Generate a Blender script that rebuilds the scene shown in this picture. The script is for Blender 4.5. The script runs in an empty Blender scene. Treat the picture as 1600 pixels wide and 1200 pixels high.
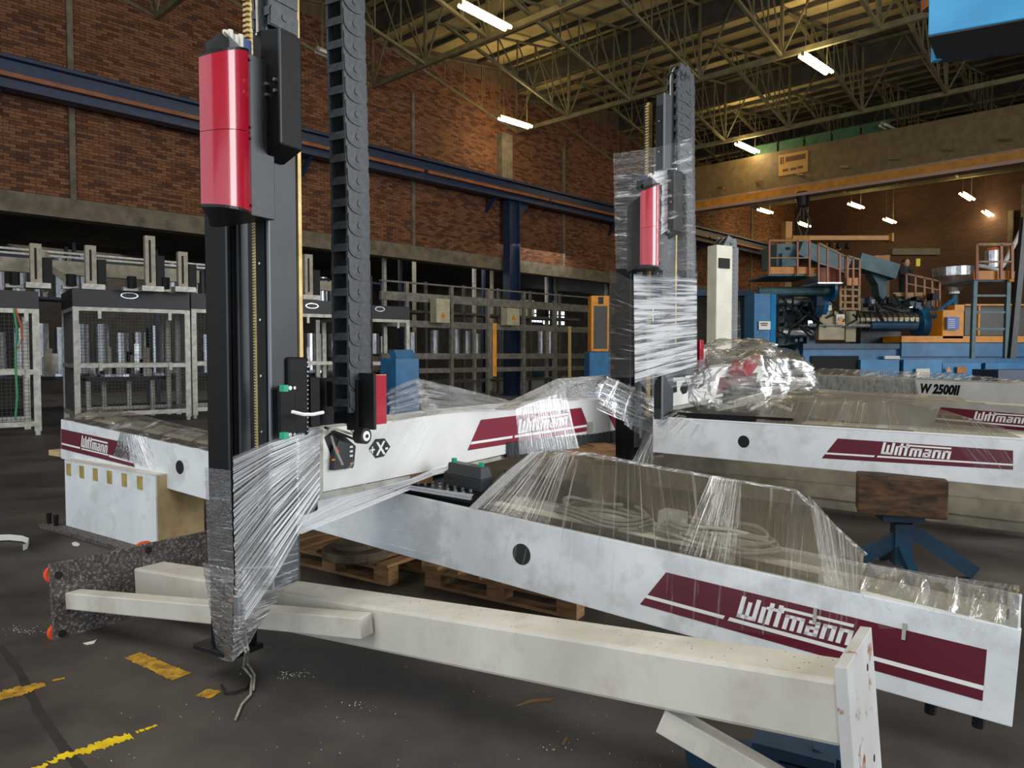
import bpy, math, random
import numpy as np
from mathutils import Vector, Matrix, noise
R = random.Random(7)
sc = bpy.context.scene
col = sc.collection

# ------------------------------------------------------------------ camera
FPX = 1155.0
PITCH = math.atan(45 / FPX)
CAM = Vector((0, 0, 1.6))
cd = bpy.data.cameras.new('camera')
cam = bpy.data.objects.new('camera', cd); col.objects.link(cam)
cd.sensor_width = 36; cd.lens = 36 * FPX / 1600; cd.clip_end = 300
cam.location = CAM; cam.rotation_euler = (math.pi / 2 - PITCH, 0, 0)
sc.camera = cam
CR = cam.rotation_euler.to_matrix()

# ------------------------------------------------------------------ hall axes
AW = math.radians(43.6)
W1 = Vector((math.sin(AW), math.cos(AW), 0)); NQ = Vector((math.cos(AW), -math.sin(AW), 0))
P0 = Vector((-12.05, 17.4, 0))
def Hp(s, q, z): return P0 + W1 * s + NQ * q + Vector((0, 0, z))
HM = Matrix(((W1.x, -NQ.x, 0, P0.x), (W1.y, -NQ.y, 0, P0.y), (0, 0, 1, 0), (0, 0, 0, 1)))   # local x = s, local y = -q

# ------------------------------------------------------------------ world and lights
w = bpy.data.worlds.new('world'); sc.world = w; w.use_nodes = True
bg = w.node_tree.nodes['Background']; bg.inputs[0].default_value = (0.82, 0.91, 1.0, 1); bg.inputs[1].default_value = 1.15
def area(name, loc, target, sx, sy, power, color):
    l = bpy.data.lights.new(name, 'AREA'); l.shape = 'RECTANGLE'; l.size = sx; l.size_y = sy; l.energy = power; l.color = color
    o = bpy.data.objects.new(name, l); col.objects.link(o); o.location = loc
    o.rotation_euler = (Vector(target) - Vector(loc)).to_track_quat('-Z', 'Y').to_euler(); return o
area('high_window_daylight', Hp(10, 33, 6.2), (-1, 6, 1.2), 11, 10, 2500, (0.96, 0.98, 1.0))
area('roof_light_daylight', Hp(-7.5, 19, 10.2), (1.0, 4, 0), 7, 5, 620, (1.0, 0.97, 0.92))
sc.view_settings.view_transform = 'Standard'; sc.view_settings.look = 'None'
sc.view_settings.gamma = 1; sc.view_settings.use_curve_mapping = False
sc.view_settings.exposure = 0.38
sc.cycles.max_bounces = 6; sc.cycles.transparent_max_bounces = 24

# ------------------------------------------------------------------ pixel geometry
def ray(px, py):
    d = Vector(((px - 800) / FPX, (600 - py) / FPX, -1)); return (CR @ d).normalized()
def D(px, py, Y): r = ray(px, py); return CAM + r * (Y / r.y)
def Z(px, py, z): r = ray(px, py); return CAM + r * ((z - 1.6) / r.z)
def G(px, py): return Z(px, py, 0)
class PF:
    """a local frame: x along the face to the right, y away from the viewer, z up"""
    def __init__(s, M): s.M = M; s.I = M.inverted()
    def h(s, px, py, y=0.0):
        o = s.I @ CAM; d = s.I.to_3x3() @ ray(px, py); t = (y - o.y) / d.y; p = o + d * t; return p.x, p.z
    def top(s, px, py, z):
        o = s.I @ CAM; d = s.I.to_3x3() @ ray(px, py); t = (z - o.z) / d.z; p = o + d * t; return p.x, p.y
    def box(s, m, x0, x1, yt, yb, d=0.1, y=0.0):
        a, zt = s.h(x0, yt, y); b, _ = s.h(x1, yt, y); _, zb = s.h(x0, yb, y)
        m.M = s.M; m.box(a, b, y, y + d, min(zt, zb), max(zt, zb)); return m
def face(px, Y, deg):
    p = D(px, 555, Y); a = math.radians(deg); x = Vector((math.sin(a), math.cos(a), 0)); y = Vector((-math.cos(a), math.sin(a), 0))
    return PF(Matrix(((x.x, y.x, 0, p.x), (x.y, y.y, 0, p.y), (0, 0, 1, 0), (0, 0, 0, 1))))
def along(p0, p1, up=(0, 0, 1)):
    x = (p1 - p0).normalized(); y = Vector(up).cross(x).normalized(); z = x.cross(y)
    return PF(Matrix(((x.x, y.x, z.x, p0.x), (x.y, y.y, z.y, p0.y), (x.z, y.z, z.z, p0.z), (0, 0, 0, 1))))

# ------------------------------------------------------------------ mesh builder
WM = {}
class MB:
    def __init__(s, M=None): s.v = []; s.f = []; s.M = M; s.uv = {}
    def a(s, pts):
        n = len(s.v)
        for p in pts: p = Vector(p); s.v.append(s.M @ p if s.M is not None else p)
        return n
    def hexa(s, p):
        n = s.a(p); s.f += [tuple(n + i for i in q) for q in ((0, 3, 2, 1), (4, 5, 6, 7), (0, 1, 5, 4), (1, 2, 6, 5), (2, 3, 7, 6), (3, 0, 4, 7))]; return s
    def box(s, x0, x1, y0, y1, z0, z1):
        return s.hexa([(x0, y0, z0), (x1, y0, z0), (x1, y1, z0), (x0, y1, z0), (x0, y0, z1), (x1, y0, z1), (x1, y1, z1), (x0, y1, z1)])
    def bar(s, p0, p1, w, h=None, up=(0, 0, 1)):
        h = h or w; p0 = Vector(p0); p1 = Vector(p1); x = (p1 - p0).normalized(); up = Vector(up)
        if abs(x.dot(up)) > 0.98: up = Vector((1, 0, 0))
        y = up.cross(x).normalized() * w / 2; z = x.cross(y).normalized() * h / 2
        return s.hexa([p0 - y - z, p1 - y - z, p1 + y - z, p0 + y - z, p0 - y + z, p1 - y + z, p1 + y + z, p0 + y + z])
    def prism(s, poly, off):
        k = len(poly); off = Vector(off); n = s.a(list(poly) + [Vector(p) + off for p in poly])
        s.f.append(tuple(range(n + k - 1, n - 1, -1))); s.f.append(tuple(range(n + k, n + 2 * k)))
        for i in range(k): j = (i + 1) % k; s.f.append((n + i, n + j, n + k + j, n + k + i))
        return s
    def cyl(s, p0, p1, r, n=12, r2=None):
        p0 = Vector(p0); p1 = Vector(p1); r2 = r if r2 is None else r2; x = (p1 - p0).normalized()
        u = Vector((0, 0, 1)) if abs(x.z) < 0.9 else Vector((1, 0, 0)); a = x.cross(u).normalized(); b = x.cross(a)
        A = [p0 + (a * math.cos(t) + b * math.sin(t)) * r for t in (2 * math.pi * i / n for i in range(n))]
        B = [p1 + (a * math.cos(t) + b * math.sin(t)) * r2 for t in (2 * math.pi * i / n for i in range(n))]
        k = s.a(A + B)
        for i in range(n): j = (i + 1) % n; s.f.append((k + i, k + n + i, k + n + j, k + j))
        s.f.append(tuple(k + i for i in range(n))); s.f.append(tuple(k + 2 * n - 1 - i for i in range(n))); return s
    def tube(s, pts, r, n=6):
        pts = [Vector(p) for p in pts]; base = len(s.v); k = len(pts)
        for i, p in enumerate(pts):
            x = (pts[min(i + 1, k - 1)] - pts[max(i - 1, 0)]).normalized(); u = Vector((0, 0, 1)) if abs(x.z) < 0.95 else Vector((1, 0, 0))
            a = x.cross(u).normalized(); b = x.cross(a)
            s.a([p + (a * math.cos(t) + b * math.sin(t)) * r for t in (2 * math.pi * j / n for j in range(n))])
        for i in range(k - 1):
            for j in range(n): q = (j + 1) % n; s.f.append((base + i * n + j, base + i * n + q, base + i * n + n + q, base + i * n + n + j))
        s.f.append(tuple(base + j for j in range(n - 1, -1, -1))); s.f.append(tuple(base + (k - 1) * n + j for j in range(n))); return s
    def poly(s, pts): n = s.a(pts); s.f.append(tuple(range(n, n + len(pts)))); return s
    def grid(s, fn, nu, nv):
        """fn(u,v)->point; u runs along the streaks of the film; stores UVs"""
        n = s.a([fn(i / nu, j / nv) for j in range(nv + 1) for i in range(nu + 1)])
        for j in range(nv + 1):
            for i in range(nu + 1): s.uv[n + j * (nu + 1) + i] = (i / nu, j / nv)
        for j in range(nv):
            for i in range(nu): a = n + j * (nu + 1) + i; s.f.append((a, a + 1, a + nu + 2, a + nu + 1))
        return s
    def build(s, name, mat, parent=None, bevel=0, smooth=False, label=None, kind=None):
        me = bpy.data.meshes.new(name); V = s.v; W = Matrix.Identity(4)
        if parent is not None:
            W = WM[parent.name]; I = W.inverted(); V = [I @ p for p in V]
        me.from_pydata([tuple(p) for p in V], [], s.f); me.update()
        if s.uv:
            ul = me.uv_layers.new(name='UVMap')
            for l in me.loops: ul.data[l.index].uv = s.uv.get(l.vertex_index, (0, 0))
        if smooth:
            me.polygons.foreach_set('use_smooth', [True] * len(me.polygons))
        me.materials.append(mat)
        o = bpy.data.objects.new(name, me); col.objects.link(o)
        if parent is not None: o.parent = parent
        WM[o.name] = W
        if bevel: b = o.modifiers.new('bevel', 'BEVEL'); b.width = bevel; b.segments = 2; b.limit_method = 'ANGLE'; b.angle_limit = 0.7
        if label: o['label'] = label
        if kind: o['kind'] = kind
        return o
def thing(name, label, cat, loc=(0, 0, 0), group=None):
    o = bpy.data.objects.new(name, None); col.objects.link(o); o.location = loc; o.empty_display_size = 0.1
    WM[o.name] = Matrix.Translation(Vector(loc)); o['label'] = label; o['category'] = cat
    if group: o['group'] = group
    return o
def tag(o, label, cat, group=None, kind=None):
    if label: o['label'] = label
    if cat: o['category'] = cat
    if group: o['group'] = group
    if kind: o['kind'] = kind
    return o
def struct(o, label=None, cat='structure'):
    o['kind'] = 'structure'; o['category'] = cat
    if label: o['label'] = label
    return o
def copy_thing(root, M, label, group=None):
    """copy a thing and its parts; M moves it in world space"""
    r = root.copy(); col.objects.link(r); W = M @ WM[root.name]; r.matrix_world = W; WM[r.name] = W; r['label'] = label
    if group: r['group'] = group
    for ch in [c for c in col.objects if c.parent == root]:
        c = ch.copy(); col.objects.link(c); c.parent = r; WM[c.name] = W
        for g in [g for g in col.objects if g.parent == ch]:
            e = g.copy(); col.objects.link(e); e.parent = c; WM[e.name] = W
    return r

# ------------------------------------------------------------------ materials
def lin(h):
    h = h.lstrip('#'); c = [int(h[i:i + 2], 16) / 255 for i in (0, 2, 4)]
    return tuple(x / 12.92 if x <= 0.04045 else ((x + 0.055) / 1.055) ** 2.4 for x in c) + (1,)
MC = {}
def pm(name, c1, c2=None, scale=6, rough=0.5, metal=0.0, bump=0.0, detail=6, lo=0.35, hi=0.65, stretch=(1, 1, 1), coat=0, c3=None, s3=2, lo3=.58, hi3=.66):
    if name in MC: return MC[name]
    m = bpy.data.materials.new(name); m.use_nodes = True; nt = m.node_tree; N = nt.nodes; L = nt.links; b = N['Principled BSDF']
    b.inputs['Roughness'].default_value = rough; b.inputs['Metallic'].default_value = metal
    if coat: b.inputs['Coat Weight'].default_value = coat; b.inputs['Coat Roughness'].default_value = 0.1
    b.inputs['Base Color'].default_value = lin(c1)
    if c2:
        tc = N.new('ShaderNodeTexCoord'); mp = N.new('ShaderNodeMapping'); mp.inputs['Scale'].default_value = stretch
        L.new(tc.outputs['Object'], mp.inputs[0])
        n = N.new('ShaderNodeTexNoise'); n.inputs['Scale'].default_value = scale; n.inputs['Detail'].default_value = detail; L.new(mp.outputs[0], n.inputs['Vector'])
        r = N.new('ShaderNodeValToRGB'); r.color_ramp.elements[0].position = lo; r.color_ramp.elements[1].position = hi
        r.color_ramp.elements[0].color = lin(c1); r.color_ramp.elements[1].color = lin(c2); L.new(n.outputs['Fac'], r.inputs[0])
        out = r.outputs[0]
        if c3:
            n3 = N.new('ShaderNodeTexNoise'); n3.inputs['Scale'].default_value = s3; n3.inputs['Detail'].default_value = 8; n3.inputs['Roughness'].default_value = .65; L.new(tc.outputs['Object'], n3.inputs['Vector'])
            mr = N.new('ShaderNodeMapRange'); mr.inputs['From Min'].default_value = lo3; mr.inputs['From Max'].default_value = hi3; L.new(n3.outputs['Fac'], mr.inputs[0])
            mx = N.new('ShaderNodeMixRGB'); L.new(mr.outputs[0], mx.inputs[0]); L.new(out, mx.inputs[1]); mx.inputs[2].default_value = lin(c3); out = mx.outputs[0]
        L.new(out, b.inputs['Base Color'])
        if bump:
            bp = N.new('ShaderNodeBump'); bp.inputs['Strength'].default_value = bump; bp.inputs['Distance'].default_value = 0.01
            L.new(n.outputs['Fac'], bp.inputs['Height']); L.new(bp.outputs[0], b.inputs['Normal'])
    MC[name] = m; return m
def emit(name, c, s):
    if name in MC: return MC[name]
    m = bpy.data.materials.new(name); m.use_nodes = True; nt = m.node_tree; nt.nodes.remove(nt.nodes['Principled BSDF'])
    e = nt.nodes.new('ShaderNodeEmission'); e.inputs[0].default_value = c; e.inputs[1].default_value = s
    nt.links.new(e.outputs[0], nt.nodes['Material Output'].inputs[0]); MC[name] = m; return m
def film(name, su, sv, lo, hi, base=0.06, tint='#F4F6FA', gl=0.16, amax=0.85, dist=0.3, rg=0.14, fz=.42, bd=.02):
    """stretch wrap: clear film with glossy sheen, gathered into milky streaks along u, whitened for fold reflections"""
    if name in MC: return MC[name]
    m = bpy.data.materials.new(name); m.use_nodes = True; nt = m.node_tree; N = nt.nodes; L = nt.links; N.remove(N['Principled BSDF']); out = N['Material Output']
    uv = N.new('ShaderNodeTexCoord'); mp = N.new('ShaderNodeMapping'); mp.inputs['Scale'].default_value = (su, sv, 1); L.new(uv.outputs['UV'], mp.inputs[0])
    n = N.new('ShaderNodeTexNoise'); n.inputs['Scale'].default_value = 1; n.inputs['Detail'].default_value = 4; n.inputs['Roughness'].default_value = 0.6; n.inputs['Distortion'].default_value = dist; L.new(mp.outputs[0], n.inputs['Vector'])
    mr = N.new('ShaderNodeMapRange'); mr.inputs['From Min'].default_value = lo; mr.inputs['From Max'].default_value = hi; mr.inputs['To Min'].default_value = base; mr.inputs['To Max'].default_value = amax; L.new(n.outputs['Fac'], mr.inputs[0])
    bp = N.new('ShaderNodeBump'); bp.inputs['Strength'].default_value = 0.8; bp.inputs['Distance'].default_value = bd; L.new(n.outputs['Fac'], bp.inputs['Height'])
    tr = N.new('ShaderNodeBsdfTransparent'); g = N.new('ShaderNodeBsdfGlossy'); g.inputs['Roughness'].default_value = rg; L.new(bp.outputs[0], g.inputs['Normal'])
    df = N.new('ShaderNodeBsdfDiffuse'); df.inputs[0].default_value = lin(tint); tl = N.new('ShaderNodeBsdfTranslucent'); tl.inputs[0].default_value = lin(tint)  # streak white also stands in for reflections off the folds
    a1 = N.new('ShaderNodeMixShader'); a1.inputs[0].default_value = 0.15; L.new(df.outputs[0], a1.inputs[1]); L.new(tl.outputs[0], a1.inputs[2])
    a2 = N.new('ShaderNodeMixShader'); a2.inputs[0].default_value = gl; L.new(a1.outputs[0], a2.inputs[1]); L.new(g.outputs[0], a2.inputs[2])
    lw0 = N.new('ShaderNodeFresnel'); lw0.inputs[0].default_value = 1.4; lw = N.new('ShaderNodeMath'); lw.operation = 'MULTIPLY'; lw.inputs[1].default_value = fz; L.new(lw0.outputs[0], lw.inputs[0])
    c = N.new('ShaderNodeMixShader'); L.new(lw.outputs[0], c.inputs[0]); L.new(tr.outputs[0], c.inputs[1]); L.new(g.outputs[0], c.inputs[2])
    x = N.new('ShaderNodeMixShader'); L.new(mr.outputs[0], x.inputs[0]); L.new(c.outputs[0], x.inputs[1]); L.new(a2.outputs[0], x.inputs[2]); L.new(x.outputs[0], out.inputs[0])
    MC[name] = m; return m

white = pm('white_paint', '#EAEEF1', '#DADFE3', 3, .32, 0, 0, c3='#CFD3D4', s3=4, lo3=.5, hi3=.62)
whiteb = pm('bright_white_paint', '#F0F0EC', '#E2E3E0', 3, .3)
cream = pm('old_cream_paint', '#D3CFC5', '#BDB9AE', 3, .45, 0, .03, stretch=(1, 1, .5), c3='#A8A08E', s3=5, lo3=.5, hi3=.85)
ivory = pm('ivory_steel', '#ABA18E', '#8E8574', 6, .5)
plate = pm('scuffed_base_plate', '#3E3836', '#565050', 22, .7, .2, .3, c3='#A09A92', s3=60, lo3=.5, hi3=.68)
rusty = pm('rust_spotted_plate', '#C9CACB', '#B9B8B4', 4, .45, 0, .1, c3='#8A4A22', s3=9, lo3=.56, hi3=.64)
black = pm('black_powder_coat', '#0D0E0F', '#131415', 30, .5, 0)
dark = pm('dark_steel', '#17181A', '#222326', 10, .4, .4)
grey = pm('grey_cover', '#33373B', '#292C30', 4, .42, .1, c3='#44484B', s3=9, lo3=.62, hi3=.75)
chainm = pm('black_chain_plastic', '#303336', '#44484C', 30, .4)
red = pm('red_glossy_cover', '#B81030', '#AC0D2B', 3, .3, 0, coat=1)
redd = pm('maroon_print', '#661A2C', '#5A1526', 3, .4); redb = pm('crimson_print', '#8A1E38', '#7E1A32', 3, .4)
ink = pm('white_print', '#F2F2F2', None, rough=.4)
yell = pm('brass_rail', '#C9B27A', '#A88E58', 12, .4, .5)
steel = pm('bright_steel', '#D8DADC', '#A8ABAF', 8, .3, .9)
alu = pm('aluminium_profile', '#C6C5BC', '#A5A298', 9, .45, .2)
green = pm('green_cap', '#12A278', None, rough=.4)
wood = pm('pallet_wood', '#8E6A42', '#66482B', 5, .8, 0, .2, stretch=(1, 1, 8))
oldwood = pm('oily_wood_block', '#5E4226', '#2A1C10', 4, .75, 0, .3, stretch=(2, 2, 6))
board = pm('pale_plywood', '#C7B084', '#A58C60', 5, .75, 0, .15)
bluep = pm('blue_machine_paint', '#10679A', '#0C5580', 4, .4, 0, c3='#12506F', s3=6, lo3=.6, hi3=.75)
dblue = pm('dark_blue_steel', '#1C2F4C', '#152540', 5, .45)
tblue = pm('trestle_blue', '#164560', '#10344A', 6, .45)
black.node_tree.nodes['Principled BSDF'].inputs['Specular IOR Level'].default_value = .2
teal = pm('teal_green_casting', '#3B5A60', '#2C474D', 5, .5, .1)
yel = pm('yellow_machine_paint', '#DC8C04', '#C27A04', 5, .45)
toe = pm('orange_toe_board', '#B77628', '#9A5F1E', 5, .55)
rail_o = pm('orange_rail', '#8F5228', '#74401E', 4, .5)
rust = pm('rusty_rail', '#8A6A40', '#6C5030', 12, .6)
concrete = pm('concrete_band', '#756B5A', '#5C5344', 3, .85, 0, .2, c3='#544C3E', s3=2)
roofm = pm('roof_panel', '#CDBB86', '#B5A472', 1.2, .8)
trussm = pm('truss_steel', '#716849', '#5C543A', 4, .6)
darkm = pm('dark_recess', '#141414', None, rough=.8)
orangep = pm('orange_plastic', '#F0562C', None, rough=.4)
cablem = pm('grey_cable', '#B9B4A8', '#8F8A80', 20, .5)
cableb = pm('black_cable', '#1B1B1C', None, rough=.45)
paper = pm('paper_white', '#DAD8D0', None, rough=.7)
boxm = pm('beige_enclosure', '#C4BDA2', '#ABA488', 4, .5)
glassd = pm('smoked_window', '#2E3029', '#3A3B32', 3, .4)
meshm = pm('mesh_wire', '#2A2C2C', None, rough=.5)

# ================================================================== SETTING
def floor_mat():
    m = bpy.data.materials.new('floor_concrete'); m.use_nodes = True; nt = m.node_tree; N = nt.nodes; L = nt.links; b = N['Principled BSDF']
    tc = N.new('ShaderNodeTexCoord'); n = N.new('ShaderNodeTexNoise'); n.inputs['Scale'].default_value = 0.9; n.inputs['Detail'].default_value = 9; n.inputs['Roughness'].default_value = .6; L.new(tc.outputs['Object'], n.inputs[0])
    r = N.new('ShaderNodeValToRGB'); r.color_ramp.elements[0].position = .32; r.color_ramp.elements[1].position = .7; r.color_ramp.elements[0].color = lin('#211E1C'); r.color_ramp.elements[1].color = lin('#59524D'); L.new(n.outputs[0], r.inputs[0])
    n2 = N.new('ShaderNodeTexNoise'); n2.inputs['Scale'].default_value = 22; n2.inputs['Detail'].default_value = 6; n2.inputs['Roughness'].default_value = .75; L.new(tc.outputs['Object'], n2.inputs[0])
    r2 = N.new('ShaderNodeValToRGB'); r2.color_ramp.elements[0].position = .66; r2.color_ramp.elements[1].position = .74; r2.color_ramp.elements[0].color = (0, 0, 0, 1); r2.color_ramp.elements[1].color = (.35, .35, .35, 1); L.new(n2.outputs[0], r2.inputs[0])
    mx = N.new('ShaderNodeMixRGB'); L.new(r2.outputs[0], mx.inputs[0]); L.new(r.outputs[0], mx.inputs[1]); mx.inputs[2].default_value = lin('#6E6862'); L.new(mx.outputs[0], b.inputs['Base Color'])
    rr = N.new('ShaderNodeMapRange'); rr.inputs['To Min'].default_value = .42; rr.inputs['To Max'].default_value = .75; L.new(n.outputs[0], rr.inputs[0]); L.new(rr.outputs[0], b.inputs['Roughness'])
    bp = N.new('ShaderNodeBump'); bp.inputs['Strength'].default_value = .15; bp.inputs['Distance'].default_value = .01; L.new(n2.outputs[0], bp.inputs['Height']); L.new(bp.outputs[0], b.inputs['Normal'])
    return m
m = MB(HM); m.box(-22, 56, -36, 22, -0.2, 0); fl = struct(m.build('floor', floor_mat()), 'worn dark concrete workshop floor with scuffs and dust')

def brick_mat():
    m = bpy.data.materials.new('brick'); m.use_nodes = True; nt = m.node_tree; N = nt.nodes; L = nt.links; b = N['Principled BSDF']; b.inputs['Roughness'].default_value = .85
    g = N.new('ShaderNodeNewGeometry'); oi = N.new('ShaderNodeObjectInfo'); ad = N.new('ShaderNodeMath'); L.new(g.outputs['Random Per Island'], ad.inputs[0]); L.new(oi.outputs['Random'], ad.inputs[1])
    fr = N.new('ShaderNodeMath'); fr.operation = 'FRACT'; L.new(ad.outputs[0], fr.inputs[0])
    r = N.new('ShaderNodeValToRGB'); e = r.color_ramp.elements; e[0].position = 0; e[0].color = lin('#462A1B'); e[1].position = 1; e[1].color = lin('#7E5436')
    for p, c in ((.2, '#54331F'), (.45, '#6B4329'), (.8, '#754C31')): k = e.new(p); k.color = lin(c)
    L.new(fr.outputs[0], r.inputs[0]); L.new(r.outputs[0], b.inputs['Base Color']); return m
brickm = brick_mat(); mortar = pm('mortar', '#6C543F', '#574332', 3, .9)
wl = struct(MB(HM).box(-20, 45.3, 0.02, 0.35, 5.45, 13.9).build('wall_left', mortar), 'upper brick wall above the open side bay')
BL, BH = 0.245, 0.068; PL, PH = 0.257, 0.0775
def brick_rows(s0, s1, z0, z1):
    j = 0; z = z0
    while z < z1 - BH:
        s = s0 - (PL / 2 if j % 2 else 0)
        while s < s1 - BL: yield j, s, z; s += PL
        z += PH; j += 1
bx = MB().box(0, BL, -0.012, 0.03, 0, BH); bme = None; cnt = 0; sv = []
for j, s, z in brick_rows(-2, 45, 5.5, 12.2):
    if -0.9 < s < 3.2 and 5.5 <= z < 7.55 and cnt < 300 and R.random() < 2:
        if bme is None:
            o = bx.build('brick', brickm); bme = o.data
        else: o = bpy.data.objects.new('brick', bme); col.objects.link(o)
        p = HM @ Vector((s, 0, z)); o.parent = wl; o.matrix_local = Matrix.Translation(p) @ HM.to_3x3().to_4x4(); cnt += 1
        o.delta_location = Vector(NQ) * R.uniform(-.003, .004)
    else: sv.append((s + R.uniform(-.004, .004), z, R.uniform(-.016, -.009)))
# faces front and sides only
q = np.array(sv); n = len(q); V = np.zeros((n, 8, 3))
for k, (dx, dz, f) in enumerate(((0, 0, 1), (BL, 0, 1), (BL, BH, 1), (0, BH, 1), (0, 0, 0), (BL, 0, 0), (BL, BH, 0), (0, BH, 0))):
    V[:, k, 0] = q[:, 0] + dx; V[:, k, 1] = q[:, 2] if f else 0.025; V[:, k, 2] = q[:, 1] + dz
V = V.reshape(-1, 3) @ np.array(HM.to_3x3()).T + np.array(P0)
F = np.array([(0, 1, 2, 3), (4, 5, 1, 0), (5, 6, 2, 1), (6, 7, 3, 2), (7, 4, 0, 3)])
F = (np.arange(n)[:, None, None] * 8 + F[None]).reshape(-1, 4)
me = bpy.data.meshes.new('brickwork'); me.from_pydata(V.tolist(), [], F.tolist()); me.materials.append(brickm)
o = bpy.data.objects.new('brickwork', me); col.objects.link(o); o.parent = wl; o['kind'] = 'stuff'
struct(MB(HM).box(-14, 45.3, -0.10, 0.4, 4.98, 5.47).build('trim_1', concrete), 'stained concrete lintel band under the left brick wall')
for i, s in enumerate((1.55, 12.3, 20.6, 29.5, 38.5)):
    struct(MB(HM).box(s, s + .13, -0.09, 0.02, 5.47, 10.8).build('trim_%d' % (i + 2), concrete), 'thin vertical joint strip on the left brick wall')

# end wall
brt = bpy.data.materials.new('far_brick'); brt.use_nodes = True; nt = brt.node_tree; b = nt.nodes['Principled BSDF']; b.inputs['Roughness'].default_value = .85
tb = nt.nodes.new('ShaderNodeTexBrick'); tb.inputs['Scale'].default_value = 1; tb.inputs['Brick Width'].default_value = .257; tb.inputs['Row Height'].default_value = .078; tb.inputs['Mortar Size'].default_value = .006
tb.inputs['Color1'].default_value = lin('#3E2720'); tb.inputs['Color2'].default_value = lin('#4E342A'); tb.inputs['Mortar'].default_value = lin('#43362D')
tc = nt.nodes.new('ShaderNodeTexCoord'); nt.links.new(tc.outputs['UV'], tb.inputs['Vector']); nt.links.new(tb.outputs[0], b.inputs[0])
def uvwall(name, s0, q0, s1, q1, z0, z1, label, mat=brt):
    a = Hp(s0, q0, z0); b_ = Hp(s1, q1, z0); L_ = (b_ - a).length; u = Vector((0, 0, z1 - z0)); nrm = (b_ - a).normalized().cross(Vector((0, 0, 1))) * 0.3
    m = MB(); m.prism([a, b_, b_ + u, a + u], -nrm); m.uv = {i: c for i, c in enumerate([(0, 0), (L_, 0), (L_, z1 - z0), (0, z1 - z0)] * 2)}
    return struct(m.build(name, mat), label)
uvwall('wall_far', 45, -0.5, 45, 36, 0, 12.8, 'dark brick end wall behind the blue machines')
m = MB(HM); m.box(44.55, 45, -13.9, -12.75, 0, 11); struct(m.build('trim_7', concrete), 'grey concrete pier on the brick end wall')
m = MB(HM); m.box(44.6, 45, -12.4, -12.15, 0, 9.6); tag(m.build('downpipe', concrete), 'pale vertical pipe beside the concrete pier on the end wall', 'pipe')
# side bay behind the left wall
sidem = pm('side_bay_wall', '#4A453D', '#36322C', 2, .9)
area('side_bay_fill', HM @ Vector((12, 7, 6.0)), HM @ Vector((12, 7, 0)), 24, 3, 420, (1, .96, .9)); area('side_bay_fill_far', HM @ Vector((34, 7, 6.0)), HM @ Vector((34, 7, 0)), 16, 3, 200, (1, .96, .9))  # unseen fill lights, added to lift the black side bay
struct(MB(HM).box(-14, 60, 14.0, 14.3, 0, 7).build('wall_side_bay', sidem), 'dark far wall of the side bay behind the racks')
struct(MB(HM).box(-14, 60, 0.3, 14.2, 6.2, 6.4).build('ceiling_side_bay', sidem), 'low dark ceiling of the side bay')
struct(MB(HM).box(-14.3, -14, 0.3, 14.2, 0, 6.4).build('wall_side_bay_end', sidem), 'dark end wall of the side bay')
struct(MB(HM).box(59, 59.3, 0.3, 14.2, 0, 6.4).build('wall_side_bay_far_end', sidem), 'dark far end wall of the side bay')
sky = emit('window_daylight', (.86, .92, 1, 1), 1.6)
for k, (x0, x1, y0, y1) in enumerate(((828, 846, 475, 505), (847, 881, 476, 509), (922, 950, 475, 506), (1000, 1034, 474, 504))):
    f = PF(Matrix.Translation(NQ * -13.9) @ HM)
    a, zt = f.h(x0, y0); b_, zb = f.h(x1, y1)
    wn = struct(MB(f.M).box(a, b_, -.06, .02, zb, zt).build('window_%d' % (k + 1), darkm), 'bright daylit grid window far behind the racks')
    nx = 4
    for i in range(nx):
        for j in range(4):
            w_ = (b_ - a) / nx; h_ = (zt - zb) / 4
            MB(f.M).box(a + w_ * i + .05, a + w_ * (i + 1) - .05, -.09, -.06, zb + h_ * j + .05, zb + h_ * (j + 1) - .05).build('pane', sky, wn)

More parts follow.
